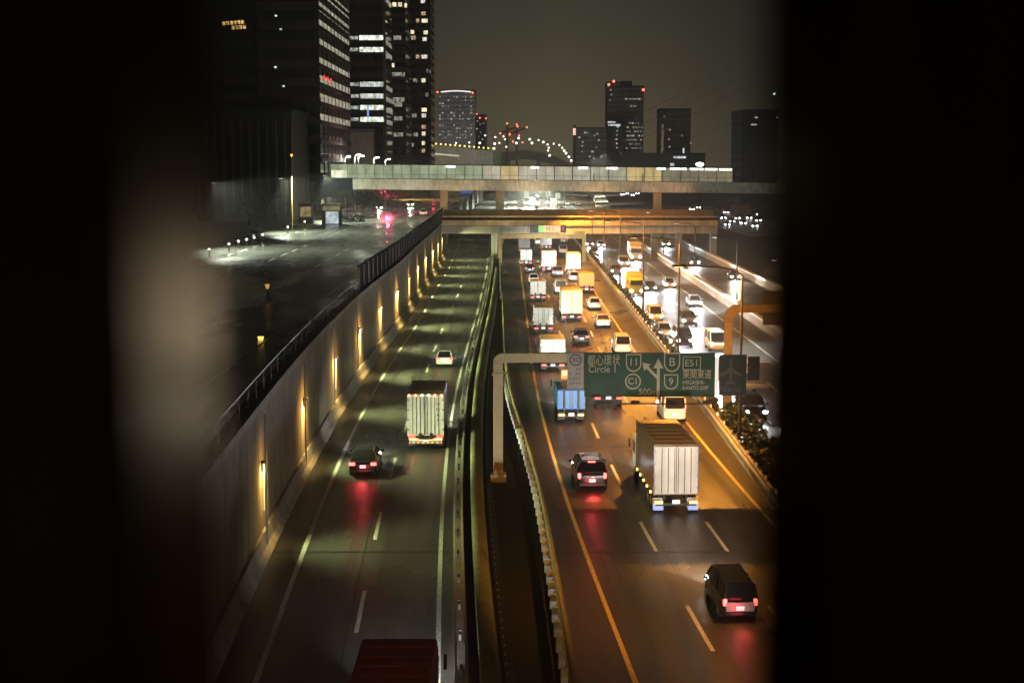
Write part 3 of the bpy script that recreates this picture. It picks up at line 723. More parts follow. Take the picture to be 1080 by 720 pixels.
for a, bb in ((693, 702), (707, 724), (728, 742), (744, 757), (759, 772), (610, 620), (640, 652), (470, 480), (560, 568)):
    x0, x1 = fx(a), fx(bb)
    b = MB(); b.loft([[(x, FYB + .5, fz(x) + 2.75), (x, FYB + .75, fz(x) + 2.75), (x, FYB + .75, fz(x) + 3.2), (x, FYB + .5, fz(x) + 3.2)] for x in (x0, x1)]); b.build('strip_light', tubew, fb)
for px_ in (527, 694, 468):
    x_ = PY(px_, 210, FYB).x
    b = MB(); b.box((x_, FYB + 2, (fz(x_) - 2.45) / 2), (1.9, 1.7, fz(x_) - 2.45), bev=.1); b.build('pier', bm_ochre, fb)
for x_, en, cl in ((-40, 5200, (.9, 1, .7)), (-26, 3000, (1, .93, .7)), (-12, 2600, (1, .75, .42)), (4, 2600, (1, .68, .35)), (20, 2600, (1, .6, .28)), (35, 2000, (1, .5, .25))):
    spot('footbridge_light', (x_, FYB - 9, 9.5), (0, 8, 5.0), en, cl, 100, .8, .5)
# a stair tower at its left end and lamps behind
tw = thing('stair_tower', 'grey concrete stair tower at the left end of the covered footbridge', 'tower')
x0, x1 = fx(322), fx(337)
b = MB(); b.box(((x0 + x1) / 2, FYB + 2, (STREET_Z + fz(fxl) + 3.6) / 2), (x1 - x0 - .02, 6, fz(fxl) + 3.6 - STREET_Z)); b.build('wall', conc_d, tw)
b = MB(); b.box(((x0 + x1) / 2, FYB + 2, fz(fxl) + 3.68), (x1 - x0 + .4, 6.5, .16)); b.build('roof', conc, tw)
b = MB(); b.box((fx(358), FYB - .5, fz(fxl) + .9), (3.6, .3, 1.9)); tag(b.build('lit_hoarding', window_mat('hoarding_light', (1, 1, .72), .9, .8, .7)), 'bright pale panel glowing at the left end of the covered footbridge', 'panel')
for i, (px_, py_) in enumerate([(351.5, 164), (363.5, 165), (374, 163), (378, 164.5), (394, 166), (406, 168)]):
    p = PY(px_, py_, 372); t = thing('curved_lamp', ['leftmost hooked white lamp standing behind the footbridge', 'second hooked white lamp from the left behind the footbridge', 'left one of the close pair of hooked lamps behind the footbridge', 'right one of the close pair of hooked lamps behind the footbridge', 'bluish hooked lamp behind the footbridge', 'rightmost hooked lamp behind the footbridge'][i], 'street lamp', (p.x, p.y, STREET_Z), 0, 'hooked lamps behind the footbridge')
    h = p.z - STREET_Z
    b = MB(); b.tube([(0, 0, 0), (0, 0, h - .9), (.1, 0, h - .3), (.45, 0, h), (.9, 0, h + .05)], .10, 8); b.build('pole', steel_pale, t)
    b = MB(); b.sph((1.0, 0, h), .30, 10, (1.6, 1, .6)); b.build('lamp_head', mat('hook_lamp_blue', (.8, .8, .8), .3, emit=(.55, .8, 1), es=4) if i == 4 else mat('hook_lamp', (.8, .8, .8), .3, emit=(1, .96, .84), es=4), t)
    L = bpy.data.lights.new('lamp_light', 'POINT'); L.energy = 900; L.color = (1, .97, .85); L.shadow_soft_size = .3
    lo = bpy.data.objects.new('lamp_light', L); C.objects.link(lo); lo.parent = t; lo.location = (1, -.2, h - .7)

# ------------------------------------------------------------------ buildings on the left
def lit_part(par, name, m, c, size):
    b = MB(); b.box(c, size); return b.build(name, m, par)
win_cool = window_mat('window_cool', (.93, 1.0, .86), 1.25, .9, .35)
win_office = window_mat('window_office', (.98, .94, .66), .50, 1.4, .08)
win_warm = window_mat('window_warm', (1, .86, .55), 1.3, 1.0, .5)
win_orange = window_mat('window_orange', (1, .62, .2), .9, 2.2, .1)
win_dim = window_mat('window_dim', (.9, .88, .7), .35, 1.0, .2)
win_pale = window_mat('window_pale', (1, .95, .8), 1.0, 1.6, .35); win_low = window_mat('window_low', (1, .74, .4), .6, 1.3, .3)
win_red = mat('red_sign_light', (.3, .02, .02), .4, emit=(1, .05, .06), es=1.2)
red_m = mat('obstruction_light', (.5, .05, .05), .3, emit=(1, .16, .10), es=5)
fac_a = facade_mat('facade_office', (.055, .05, .042), (.012, .013, .015), 4.1, 1.8)
fac_b = facade_mat('facade_glass', (.03, .032, .034), (.010, .012, .014), 4.0, 2.4, .08)
fac_c = facade_mat('facade_brown', (.06, .048, .038), (.012, .012, .012), 3.3, 3.0)
fac_d = facade_mat('facade_flats', (.045, .026, .024), (.010, .010, .010), 3.2, 4.0)
dark_wall = concrete_mat('dark_stone', (.05, .046, .036))
grey_wall = concrete_mat('podium_stone', (.14, .13, .10))

def tower(name, label, x0, x1, y0, y1, zt, m, zb=STREET_Z, cat='building', loc=True):
    t = thing(name, label, cat, (x0, y0, zb))
    b = MB(); b.box(((x1 - x0) / 2, (y1 - y0) / 2, (zt - zb) / 2), (x1 - x0, y1 - y0, zt - zb)); b.build('wall', m, t)
    b = MB(); b.box(((x1 - x0) / 2, (y1 - y0) / 2, zt - zb + .5), (x1 - x0 + .5, y1 - y0 + .5, .98)); b.build('roof', steel_dark, t)
    return t
# tower A: dark front, lit strips down its right flank
Ya = 330.0; xa = PY(337, 100, Ya).x; xl = PY(272, 100, Ya).x; Ya2 = Ya * 203 / 171
tA = tower('office_tower', 'tall dark office tower whose right flank shows sloping strips of lit floors', xl, xa, Ya, Ya2, 78, fac_a)
for py_ in (10, 29, 49, 69, 88, 107, 128.5, -9):
    zc = PY(337, py_ - 4, Ya).z - STREET_Z
    o = lit_part(tA, 'lit_floor', win_office, (xa - xl + .04, (Ya2 - Ya) / 2, zc), (.09, Ya2 - Ya - 2, 1.9))
for z_ in np.arange(3.2, 70, 4.1):
    lit_part(tA, 'spandrel', dark_wall, (xa - xl + .12, (Ya2 - Ya) / 2, z_ + .9), (.26, Ya2 - Ya + .3, .9))
for yy in np.arange(7, Ya2 - Ya - 2, 7.2):
    lit_part(tA, 'mullion', steel_dark, (xa - xl + .09, yy, 35), (.2, .35, 66))
for k in range(3): lit_part(tA, 'red_lamp', win_red, (xa - xl + .35, 6 + 6 * k, PY(340, 80, Ya).z - STREET_Z), (.15, 2.0, .8))
for px_, py_ in ((291, 17), (290.5, 71), (299, 91), (296, 31)):
    p = PY(px_, py_, Ya); lit_part(tA, 'small_light', win_cool, (p.x - xl, -.06, p.z - STREET_Z), (.5, .1, .35))
# podium
Yp = 395.0
tp_ = tower('podium_building', 'low grey podium block standing below the lit office towers', PY(337.5, 150, Yp).x, PY(394, 150, Yp).x, Yp, Yp + 5, PY(360, 140, Yp).z, grey_wall)
# tower B
Yb = 505.0; xb0, xb1 = PY(369, 80, Yb).x, PY(405, 80, Yb).x; Yb2 = Yb * 135 / 126.5
tB = tower('office_tower', 'black glass office tower with bright white bands on some floors', xb0, xb1, Yb, Yb2, 100, fac_b)
for py_, k in ((40, 1.0), (52.5, 1.0), (89, .8), (101.5, .7), (113.5, 1.), (126, 1.)):
    zc = PY(390, py_, Yb).z - STREET_Z; wd = xb1 - xb0
    m_ = win_cool if k == 1 else window_mat('window_cool_low', (.93, 1, .88), .8, .9, .3)
    lit_part(tB, 'lit_floor', m_, (wd * .64, -.05, zc), (wd * .70, .1, 1.6))
    lit_part(tB, 'lit_floor', window_mat('window_cool_dim', (.93, 1, .88), .5, .9, .2), (wd * .13, -.05, zc), (wd * .24, .1, 1.1))
    lit_part(tB, 'lit_floor', win_dim, (wd + .05, (Yb2 - Yb) / 2, zc - .6), (.1, Yb2 - Yb - 1, 1.5))
lit_part(tB, 'corner_pier', grey_wall, (xb1 - xb0 + .02, 1.2, 45), (.9, 2.6, 96))
lit_part(tB, 'blue_lamp', mat('blue_lamp', (.2, .3, .6), .4, emit=(.35, .5, 1), es=.8), ((xb1 - xb0) * .52, -.2, PY(388, 118, Yb).z - STREET_Z), (.6, .2, 4.4))
# tower C
Yc = 570.0; xc0, xc1 = PY(412, 80, Yc).x, PY(428, 80, Yc).x
tC = tower('slab_tower', 'narrow dark slab tower with a few dim lit floors, between two brighter towers', xc0, xc1, Yc, Yc + 30, 110, fac_c)
for px_, py_, wpx, m_ in ((416, 5, 4, win_warm), (422, 5, 4, win_warm), (428, 6, 2.5, win_warm), (414.5, 69, 3, win_warm), (420.5, 78.5, 13, win_dim), (419, 108, 10, win_dim), (420, 110.5, 8, win_dim), (420, 125, 9, win_dim), (420, 142, 10, win_dim), (420.5, 105, 12, win_dim), (419, 40, 8, win_dim)):
    p = PY(px_, py_, Yc); lit_part(tC, 'window', m_, (p.x - xc0, -.06, p.z - STREET_Z), (wpx * Yc / F, .12, 1.5))
# tower D
Yd = 610.0; xd0, xd1 = PY(428, 80, Yd).x, PY(454.5, 80, Yd).x
tD = tower('apartment_tower', 'tall dark apartment tower with scattered square lit windows, rightmost of the cluster', xd0, xd1, Yd, Yd + 28, 120, fac_d)
for i, (px_, py_) in enumerate([(446, 1.5), (446.5, 14.5), (441, 22), (447.8, 22), (449, 34.5), (434.5, 34), (436, 40), (447.8, 41.5), (441, 60), (447.5, 60), (446.5, 85), (447, 116), (447, 122), (446, 134), (446.5, 141), (446, 151), (446, 159), (438, 85), (437, 122), (438.5, 142), (434, 153), (452, 75), (451, 100)]):
    p = PY(px_, py_, Yd); big = i in (3, 9, 11, 13); wm_ = random.choice((win_warm, win_warm, win_pale, win_low))
    lit_part(tD, 'window', wm_ if i not in (17, 18, 19, 20, 21, 22) else win_dim, (p.x - xd0, -.06, p.z - STREET_Z), (2.4 if big else 1.7, .12, 1.5))
p = PY(429.6, 55.5, Yd); lit_part(tD, 'blue_sign', mat('blue_sign', (.1, .3, .5), .4, emit=(.16, .62, 1), es=1.0), (p.x - xd0, -.3, p.z - STREET_Z), (1.5, .3, 2.8))
for px_ in (431.5, 443.5, 452.5):
    p = PY(px_, 80, Yd); lit_part(tD, 'pier', dark_wall, (p.x - xd0, -.2, 56), (.7, .5, 112))
# finned low building and far left block
Yl = 300.0; x0, x1 = PY(205, 140, Yl).x, PY(307, 140, Yl).x
tL = tower('finned_building', 'low stone building with tall vertical fins, beside the dark towers', x0, x1, Yl, Yl + 26, PY(300, 120, Yl).z, dark_wall)
for x_ in np.arange(.6, x1 - x0, 1.75): lit_part(tL, 'fin', grey_wall, (x_, -.35, (PY(300, 120, Yl).z - STREET_Z) / 2 + .2), (.35, .7, PY(300, 120, Yl).z - STREET_Z - 2.5))
lit_part(tL, 'cornice', dark_wall, ((x1 - x0) / 2, -.4, PY(300, 121, Yl).z - STREET_Z), (x1 - x0 + .4, 1, 1.2))
Yf = 345.0; x0, x1 = PY(130, 60, Yf).x, PY(271, 60, Yf).x
tF = tower('dark_tower', 'very dark tower at far left with a small row of orange windows high up', x0, x1, Yf, Yf + 30, 62, facade_mat('facade_dark', (.03, .028, .024), (.01, .01, .01), 4, 2.5))
for r_ in range(2):
    for k in range(6):
        p = PY(236 + k * 4 + r_ * 2, 25 + r_ * 5 - .3 * k, Yf)
        if not (r_ == 1 and k < 2): lit_part(tF, 'window', win_orange, (p.x - x0, -.06, p.z - STREET_Z), (.62, .12, .8))

# ------------------------------------------------------------------ the distant skyline
far_wall = facade_mat('facade_far', (.34, .34, .35), (.10, .10, .11), 3.4, 3.6, .4)
far_wall2 = facade_mat('facade_far_plain', (.22, .21, .19), (.09, .09, .085), 3.6, 5.0, .5)
far_brown = facade_mat('facade_far_brown', (.22, .15, .10), (.08, .06, .05), 3.6, 6.0, .5)
far_dark = facade_mat('facade_far_dark', (.04, .038, .034), (.02, .02, .02), 3.8, 4.2, .5)
win_far = window_mat('window_far', (1, .92, .70), .62, .4, .45)
win_far_mid = window_mat('window_far_mid', (1, .84, .52), .4, .4, .45); win_far_low = window_mat('window_far_low', (.9, .9, .8), .24, .4, .45)
win_far_c = window_mat('window_far_cool', (.9, .95, 1), .85, .4, .5)
def far(name, label, pxl, pxr, pyt, Y, depth, m):
    x0, x1 = PY(pxl, 100, Y).x, PY(pxr, 100, Y).x
    return tower(name, label, x0, x1, Y, Y + depth, PY(540, pyt, Y).z, m, 0), x0
def wins(t, x0, Y, lst, m, ww, hh):
    for px_, py_ in lst:
        if m is win_far: ww = random.choice((.8, 1.1, 1.5)); hh = random.choice((.8, 1.0, 1.2))
        p = PY(px_, py_, Y); lit_part(t, 'window', random.choice((win_far, win_far_mid, win_far_low)) if m is win_far else m, (p.x - x0, -.1, p.z), (ww, .2, hh))
YE = 1150.0
tE, x0 = far('apartment_tower', 'distant pale tower with a curved bright rim of light along its top', 460.5, 501, 97.5, YE, 30, far_wall)
random.seed(3)
cells = [(464 + 3.0 * c_, 102.5 + 3.3 * r_) for r_ in range(14) for c_ in range(12)]
wins(tE, x0, YE, [q for q in cells if random.random() < .34 + (.3 if q[0] > 494 else 0)], win_far, 1.3, 1.1)
b = MB()
for k in range(12):
    u0, u1 = k / 12, (k + 1) / 12
    b.box((PY(465 + 32 * (u0 + u1) / 2, 97, YE).x - x0, -.5, PY(480, 97.2 - 1.1 * math.sin(math.pi * (u0 + u1) / 2), YE).z), (32 / 12 * YE / F, .8, .9))
b.build('rim_light', mat('rim_light', (.8, .8, .8), .3, emit=(1, .93, .82), es=1.4), tE)
b = MB(); b.box((15, 6, PY(480, 96, YE).z - .2), (29, 10, 2.2)); b.build('roof_crown', far_dark, tE)
for px_, py_ in ((461.5, 97.3), (498.5, 98)): p = PY(px_, py_, YE); lit_part(tE, 'red_lamp', red_m, (p.x - x0, -.6, p.z), (1.1, .6, 1.1))
spot('tower_fill_light', (-42, 1000, 14), (0, 150, 36), 170000, (1, .95, .86), 50, .8, 1.)  # added spot that lifts the far facade, no fixture stands there
tE2, x0 = far('apartment_tower', 'dim distant tower half hidden behind the rim-lit one, with reddish lamps', 501.2, 513, 122, 1220, 26, far_wall2)
wins(tE2, x0, 1220, [(503.5, 128), (506.5, 131), (503, 136), (507, 139.5), (510, 130), (505, 144), (509, 147)], win_far, 1.3, 1.1)
for px_, py_ in ((506, 124.5), (502.8, 120.5), (512.5, 125)): p = PY(px_, py_, 1220); lit_part(tE2, 'red_lamp', red_m, (p.x - x0, -.6, p.z), (.9, .6, .9))
YF = 1050.0
tF1, x0 = far('office_tower', 'tall distant office tower with red lamps on its two top corners', 653, 679, 92, YF, 26, far_wall2)
wins(tF1, x0, YF, [(660 + 2.4 * k, 104.5) for k in range(8)] + [(665.5, 112), (668, 112), (670.3, 112)] + [(661 + 3 * k + (r_ % 2), 130 + 4.4 * r_) for r_ in range(7) for k in range(6) if (k * 7 + r_ * 3) % 5 != 0], win_far, 1.2, 1.1)
p = PY(678.5, 95, YF); lit_part(tF1, 'red_lamp', red_m, (p.x - x0, -.5, p.z), (1.4, .6, 1.4))
b = MB(); b.box((PY(661, 85, YF).x - x0, 8, PY(661, 89, YF).z), (8, 8, 5)); b.build('roof_plant', far_dark, tF1)
tF2, x0 = far('office_tower', 'dim left wing of the tall distant tower, topped with red lamps', 640.5, 652.8, 88, YF + 6, 22, far_wall2)
for px_, py_ in ((642, 89.5), (647.3, 86)): p = PY(px_, py_, YF + 6); lit_part(tF2, 'red_lamp', red_m, (p.x - x0, -.5, p.z), (1.4, .6, 1.4))
wins(tF2, x0, YF + 6, [(644, 95), (645, 100), (643.5, 106)], win_dim, 1.2, 1.0)
tF3, x0 = far('office_block', 'distant block with a cool white sign band, before the tall red-lamped tower', 640, 658.5, 128, YF - 40, 18, far_dark)
wins(tF3, x0, YF - 40, [(651, 138), (650.5, 142.5), (650, 147), (650.5, 151.5), (650.5, 156), (654, 161.5)], win_far, 1.7, 1.2)
for px_, py_, wpx in ((645, 129, 8), (648, 132, 13), (652, 133.5, 3)): p = PY(px_, py_, YF - 40); lit_part(tF3, 'sign_band', win_far_c, (p.x - x0, -.2, p.z), (wpx * (YF - 40) / F, .2, 1.1))
tG, x0 = far('apartment_block', 'low wide distant block left of the tall red-lamped tower', 607.5, 639.8, 136, 1000, 25, far_wall2)
wins(tG, x0, 1000, [(614.5, 150), (614, 154), (614, 160), (629, 155.5), (631.5, 148), (627, 143), (617, 140), (620, 140), (630, 141), (622, 165), (634, 165), (611, 145), (625, 160)], win_far, 1.0, .9)
b = MB(); p = PY(605.7, 139, 1000); b.box((p.x - x0, 1, p.z / 2 + 3), (1.6, 1.6, p.z + 3)); b.build('chimney', far_dark, tG)
lit_part(tG, 'red_lamp', mat('red_tube', (.8, .3, .3), .3, emit=(1, .35, .3), es=2.2), (p.x - x0, -.2, p.z), (1.7, .4, 4.4))
tH, x0 = far('office_tower', 'brownish distant tower right of the red-lamped tower, nearly dark', 697, 729, 116, 1020, 26, far_brown)
wins(tH, x0, 1020, [(700.5, 123)], win_far, 2.6, 1.2)
wins(tH, x0, 1020, [(706.5, 137), (719, 143), (705.5, 147), (730.5 - 2, 151), (706, 155)], win_dim, 1.2, 1.2)
lit_part(tH, 'lit_strip', window_mat('strip_brown', (1, .7, .4), .16, .3, .6), (PY(698.7, 140, 1020).x - x0, -.2, PY(698, 146, 1020).z), (1.6, .2, 19))
tI, x0 = far('dark_block', 'very dark building at right edge with two small lit strips', 783, 822, 118, 640, 30, far_dark)
for px_, py_, wpx in ((795, 131.5, 6), (797.5, 124, 3), (826 - 6, 124, 2)): p = PY(px_, py_, 640); lit_part(tI, 'lit_strip', win_far, (p.x - x0, -.2, p.z), (wpx * 640 / F, .2, .55))
b = MB(); p = PY(817.5, 99, 640); b.cyl((p.x - x0, 2, PY(540, 118, 640).z), (p.x - x0, 2, p.z), .15, n=6); mk = b.build('mast', steel_dark, tI)
b = MB(); b.sph((p.x - x0, 1.6, p.z), .55, 10); b.build('mast_lamp', mat('mast_lamp', (.8, .8, 1), .3, emit=(.75, .8, 1), es=3), tI)
tJ, x0 = far('low_block', 'long low dark building under the brownish tower, right of centre', 655, 745, 163, 900, 30, far_dark)
for px_, py_, wpx, hh in ((717, 166, 13, 1.2), (709, 173.5, 4, 1.6), (721, 159, 1.5, 3)): p = PY(px_, py_, 899); lit_part(tJ, 'sign_light', win_far_c, (p.x - x0, -.6, p.z), (wpx * 900 / F, .3, hh))
fl = thing('floodlight', 'single very bright white floodlight just above the covered footbridge', 'floodlight', (PY(738, 174.5, 560).x, 560, 0))
zf_ = PY(738, 173.5, 560).z
b = MB(); b.cyl((0, 0, 0), (0, 0, zf_), .2, .14, 8); b.build('pole', steel_dark, fl)
b = MB(); b.sph((0, -.3, zf_), .95, 12, (1.6, .6, .8)); b.build('lamp', mat('flood_lamp', (.9, .9, .9), .3, emit=(.9, 1, .95), es=9), fl)
# cranes with red lamps
for i, (px_, py_, Y) in enumerate([(535, 131, 1300), (545, 132, 1310)]):
    p = PY(px_, py_, Y); t = thing('tower_crane', ['left one of two far cranes outlined by red lamps', 'right one of two far cranes outlined by red lamps'][i], 'crane', (p.x, Y, 0), 0, 'far cranes')
    b = MB(); b.box((0, 0, p.z / 2), (1.6, 1.6, p.z)); b.build('mast', mat('crane_red', (.35, .06, .05), .6), t)
    b = MB(); b.tube([(-6, 0, p.z - 8), (9, 0, p.z - 2)], .8, 6); b.build('jib', MATS['crane_red'], t)
    for dx, dz in ((0, .5), (-6, -8), (8.8, -2), (2, -9), (5, -15)):
        b = MB(); b.sph((dx, -1.4, p.z + dz), .75, 8); b.build('red_lamp', red_m, t)
# elevated expressway curving away, edged by yellow lamps
YV = 700.0
vi = thing('curved_viaduct', 'pale elevated expressway curving away above the covered footbridge', 'viaduct')
path = [PY(446, 163, YV)] + [PY(460 + 6 * k, 163.5 + .2 * k, YV + 4 * k) for k in range(11)] + [PY(528, 167, YV + 60), PY(534, 168, YV + 95), PY(532, 168, YV + 150)]
zt_ = PY(480, 153, YV).z; zb_ = PY(480, 173, YV).z
vz = lambda k: zt_ - .22 * k
b = MB(); b.loft([[(p.x, p.y, zb_ - 3), (p.x, p.y, vz(k)), (p.x + .3, p.y + 9, vz(k)), (p.x + .3, p.y + 9, zb_ - 3)] for k, p in enumerate(path)]); b.build('deck_wall', concrete_mat('viaduct_pale', (.42, .41, .36)), vi)
b = MB(); b.loft([[(p.x, p.y - .4, vz(k) - 4.2), (p.x, p.y - .4, vz(k) - 3.6), (p.x, p.y, vz(k) - 3.6), (p.x, p.y, vz(k) - 4.2)] for k, p in enumerate(path[:6])]); b.build('lit_strip', mat('viaduct_strip', (.8, .8, .8), .4, emit=(1, .93, .75), es=.5), vi)
for px_ in (470, 505, 528): p = PY(px_, 170, YV + 6); b = MB(); b.box((p.x, p.y + 20, zb_ / 2 - 2), (3, 3, zb_ - 2)); b.build('pier', conc_d, vi)
spot('viaduct_light', (PY(500, 160, YV).x, YV - 40, 40), (0, 45, -14), 30000, (1, .85, .55), 90, .8, .5)
spot('viaduct_light', (PY(531, 160, YV).x, YV + 20, 40), (0, 40, -16), 22000, (.6, 1, .28), 35, .6, .5)
yl = mat('yellow_lamp', (.8, .7, .2), .3, emit=(1, .82, .16), es=2.6); wlm = mat('ramp_lamp', (.9, .9, .8), .3, emit=(1, .95, .78), es=3.2)
def lamp_bulb(px_, py_, Y, m, r, label, group, zbase):
    p = PY(px_, py_, Y); t = thing('ramp_lamp', label, 'street lamp', (p.x, p.y, zbase), 0, group)
    b = MB(); b.cyl((0, 0, 0), (0, 0, p.z - zbase), .12, .08, 6); b.build('pole', steel_dark, t)
    b = MB(); b.sph((0, -.15, p.z - zbase), r, 8); b.build('bulb', m, t)
for k in range(14):
    px_ = 447 + 6 * k if k else 454.5
    px_ = 455 + 5.0 * k
    lamp_bulb(px_, 151.3 + .42 * k, YV + 3 * k, yl, .42, 'yellow lamp in the row along the curved viaduct edge', 'yellow lamps along the curved viaduct', vz(1 + .8 * k) - .3)
arc = [(511.7, 143), (522.5, 144.7), (531, 144), (532.5, 147), (526.7, 151), (521.7, 151.7), (521, 156.7), (520.5, 160), (518, 166.7), (547, 145.8), (544.7, 151), (558.7, 147), (561, 151), (568, 148), (573, 150), (577.5, 152.5), (578.7, 156), (578, 159), (579.7, 164), (584, 151.7), (590, 153), (593, 156), (595, 159), (597, 161.7), (600, 165.5), (602.5, 169.5), (495, 150.5), (481, 151), (506, 151), (534, 155)]
for px_, py_ in arc:
    lamp_bulb(px_, py_, 960, wlm, .55 if random.random() < .6 else .75, 'white lamp in the curving string of lamps along the far ramp', 'white lamps along the far ramp', PY(540, min(py_ + 9, 172), 960).z)
rampb = thing('far_ramp', 'dark distant ramp below the curving string of white lamps', 'ramp')
pts = [PY(536, 160, 970), PY(552, 158, 972), PY(568, 160, 974), PY(584, 164, 976), PY(598, 171, 978), PY(606, 176, 980)]
b = MB(); b.loft([[(p.x, p.y, p.z - 6), (p.x, p.y, p.z), (p.x, p.y + 12, p.z), (p.x, p.y + 12, p.z - 6)] for p in pts]); b.build('deck', mat('ramp_deck', (.16, .16, .12), .8), rampb)
for k, p in enumerate(pts[::2]): b = MB(); b.box((p.x, p.y + 6, (p.z - 6) / 2), (2.5, 3, p.z - 6.02)); b.build('pier', conc_d, rampb)
# overhead wires to the right
for i, (a, c_) in enumerate([((607, 158), (790, 78)), ((615, 170), (790, 92)), ((605, 150), (770, 72)), ((640, 172), (800, 118))]):
    q = thing('power_line', ['upper thin black cable rising to the right in front of far towers', 'second thin black cable rising rightwards across the far towers', 'topmost thin black cable against the night sky at right', 'lowest thin black cable rising to the right over dark roofs'][i], 'cable', (0, 0, 0), 0, 'cables against the sky')
    p0, p1 = PY(*a, 560), PY(*c_, 420)
    b = MB(); b.tube([p0.lerp(p1, t) + Vector((0, 0, -2.5 * 4 * t * (1 - t) * .4)) for t in np.linspace(0, 1, 14)], .045, 5); b.build('wire', steel_dark, q)

# ------------------------------------------------------------------ the bright curved wall and signs between the bridges
cwl = thing('curved_wall', 'bright cream curved noise wall seen between the two bridges', 'wall')
pal = concrete_mat('curved_wall_paint', (.72, .70, .58), rough=.6)
P_ = [(623, 203.5), (629, 205.5), (634, 209), (638, 214), (641, 220), (643, 228)]
rings = []
for (px_, py_) in P_:
    p = G(px_, py_); rings.append(p)
b = MB(); b.loft([[(p.x - 4.6, p.y + 2, 0), (p.x - 4.6, p.y + 2, 3), (p.x, p.y, 3.2), (p.x + .5, p.y, 0)] for p in rings]); b.build('wall_face', pal, cwl)
for p, en in ((rings[1], 220000), (rings[3], 120000), (rings[4], 90000)):
    spot('curved_wall_light', (p.x - 3, p.y - 25, 22), (0, 20, -20), en, (1, .97, .75), 80, .7, .5)
for k, (xx, yy, en) in enumerate([(8, 470, 180000), (8, 540, 260000), (8, 620, 320000), (10, 700, 320000)]):
    t = street_lamp((16.5, yy, 0), xx - 16.5, 13, ['nearest', 'second', 'third', 'farthest'][k] + ' white lamp mast over the traffic beyond the road bridge', lamp_glow_w, (.90, 1, .80), en, 'white lamps beyond the road bridge', 150)
bs = thing('blue_sign', 'small blue direction sign hanging under the covered footbridge', 'sign', (PY(491.5, 202, 520).x, 520, 0))
z_ = PY(491, 202, 520).z
b = MB(); b.box((0, 0, z_), (3.3, .15, 1.3), bev=.03); b.build('board', mat('blue_board_lit', (.05, .15, .6), .5, emit=(.10, .28, .9), es=.35), bs)
for s_ in (-1, 1): b = MB(); b.cyl((s_ * 1.2, .12, 0), (s_ * 1.2, .12, z_ + .4), .1, n=6); b.build('pole', steel_dark, bs)
rs = thing('lit_shopfront', 'pinkish white glowing shopfront left of the blue sign', 'shop', (PY(482, 203, 620).x, 620, STREET_Z - 6))
b = MB(); b.box((0, 4, 3.5), (14, 8, 7)); b.build('wall', grey_wall, rs)
b = MB(); b.box((0, -.05, 5.6), (13, .12, 2.6)); b.build('window', window_mat('shop_pink', (1, .62, .5), 1.3, .3, .5), rs)

# ------------------------------------------------------------------ the upper street on the left
sigp = PY(448, 200.5, 400)
sg = thing('traffic_signal', 'red traffic signal glowing beneath the left half of the covered footbridge', 'traffic signal', (-32.6, 353, STREET_Z))
b = MB(); b.cyl((0, 0, 0), (0, 0, 5.9), .11, n=8); b.build('pole', steel_dark, sg)
b = MB(); b.tube([(0, 0, 5.8), (2.6, 0, 5.9)], .06, 6); b.build('arm', steel_dark, sg)
b = MB(); b.box((3.0, 0, 5.9), (1.3, .3, .5), bev=.05); hd = b.build('signal_head', plastic, sg)
b = MB(); b.sph((3.3, -.2, 5.9), .3, 12, (1, .5, 1)); b.build('red_lens', mat('signal_red', (.5, .02, .05), .3, emit=(1, .035, .10), es=90), hd)
L = bpy.data.lights.new('signal_glow', 'POINT'); L.energy = 7500; L.color = (1, .05, .14); L.shadow_soft_size = .35
lo = bpy.data.objects.new('signal_glow', L); C.objects.link(lo); lo.parent = sg; lo.location = (3.3, -.75, 5.9)
sg2 = thing('traffic_signal', 'second red traffic signal nearer the fence at the street corner', 'traffic signal', (PY(458, 200, 470).x, 470, STREET_Z))
b = MB(); b.cyl((0, 0, 0), (0, 0, 4.6), .11, n=8); b.build('pole', steel_dark, sg2)
b = MB(); b.box((0, -.1, 4.9), (1.3, .3, .5), bev=.05); hd = b.build('signal_head', plastic, sg2)
b = MB(); b.sph((-.3, -.3, 4.9), .42, 12, (1, .5, 1)); b.build('red_lens', mat('signal_red_far', (.5, .02, .05), .3, emit=(1, .05, .10), es=30), hd)
bd = thing('direction_board', 'large dark blue direction board below the left end of the covered footbridge', 'sign', (PY(355, 200, 318).x, 318, STREET_Z))
z0_, z1_ = PY(355, 208, 318).z - STREET_Z, PY(355, 187.5, 318).z - STREET_Z
b = MB(); b.box((0, 0, (z0_ + z1_) / 2), (6.9, .2, z1_ - z0_), bev=.04); b.build('board', sign_blue, bd)
b = MB(); b.box((0, -.12, (z0_ + z1_) / 2), (.08, .03, z1_ - z0_ - .1)); b.box((1.7, -.12, z0_ + .9), (2.9, .03, 1.3)); b.build('board_panel', mat('board_grey', (.12, .11, .12), .6), bd)
for s_ in (-1, 1): b = MB(); b.cyl((s_ * 2.2, .2, 0), (s_ * 2.2, .2, z1_ - .2), .12, n=8); b.build('post', steel_dark, bd)
kx = PY(349, 220, 285)
ko = thing('kiosk', 'small lit kiosk with pale bluish doors and an ochre top below the blue board', 'kiosk', (kx.x, 285, STREET_Z))
b = MB(); b.box((0, 1.4, 1.9), (3.6, 2.6, 3.8), bev=.05); b.build('body', grey_wall, ko)
b = MB(); b.box((.2, .03, 1.3), (2.4, .1, 2.3)); b.build('lit_door', window_mat('kiosk_light', (.82, .95, 1), .62, 1.4, .6), ko)
b = MB(); b.box((.1, .02, 3.1), (3.2, .1, .9)); b.build('fascia', window_mat('kiosk_fascia', (.85, .75, .35), .22, 1.4, .5), ko)
kx = PY(322, 207, 288)
ko = thing('shed', 'small ochre lit shed left of the kiosk', 'shed', (kx.x, 288, STREET_Z))
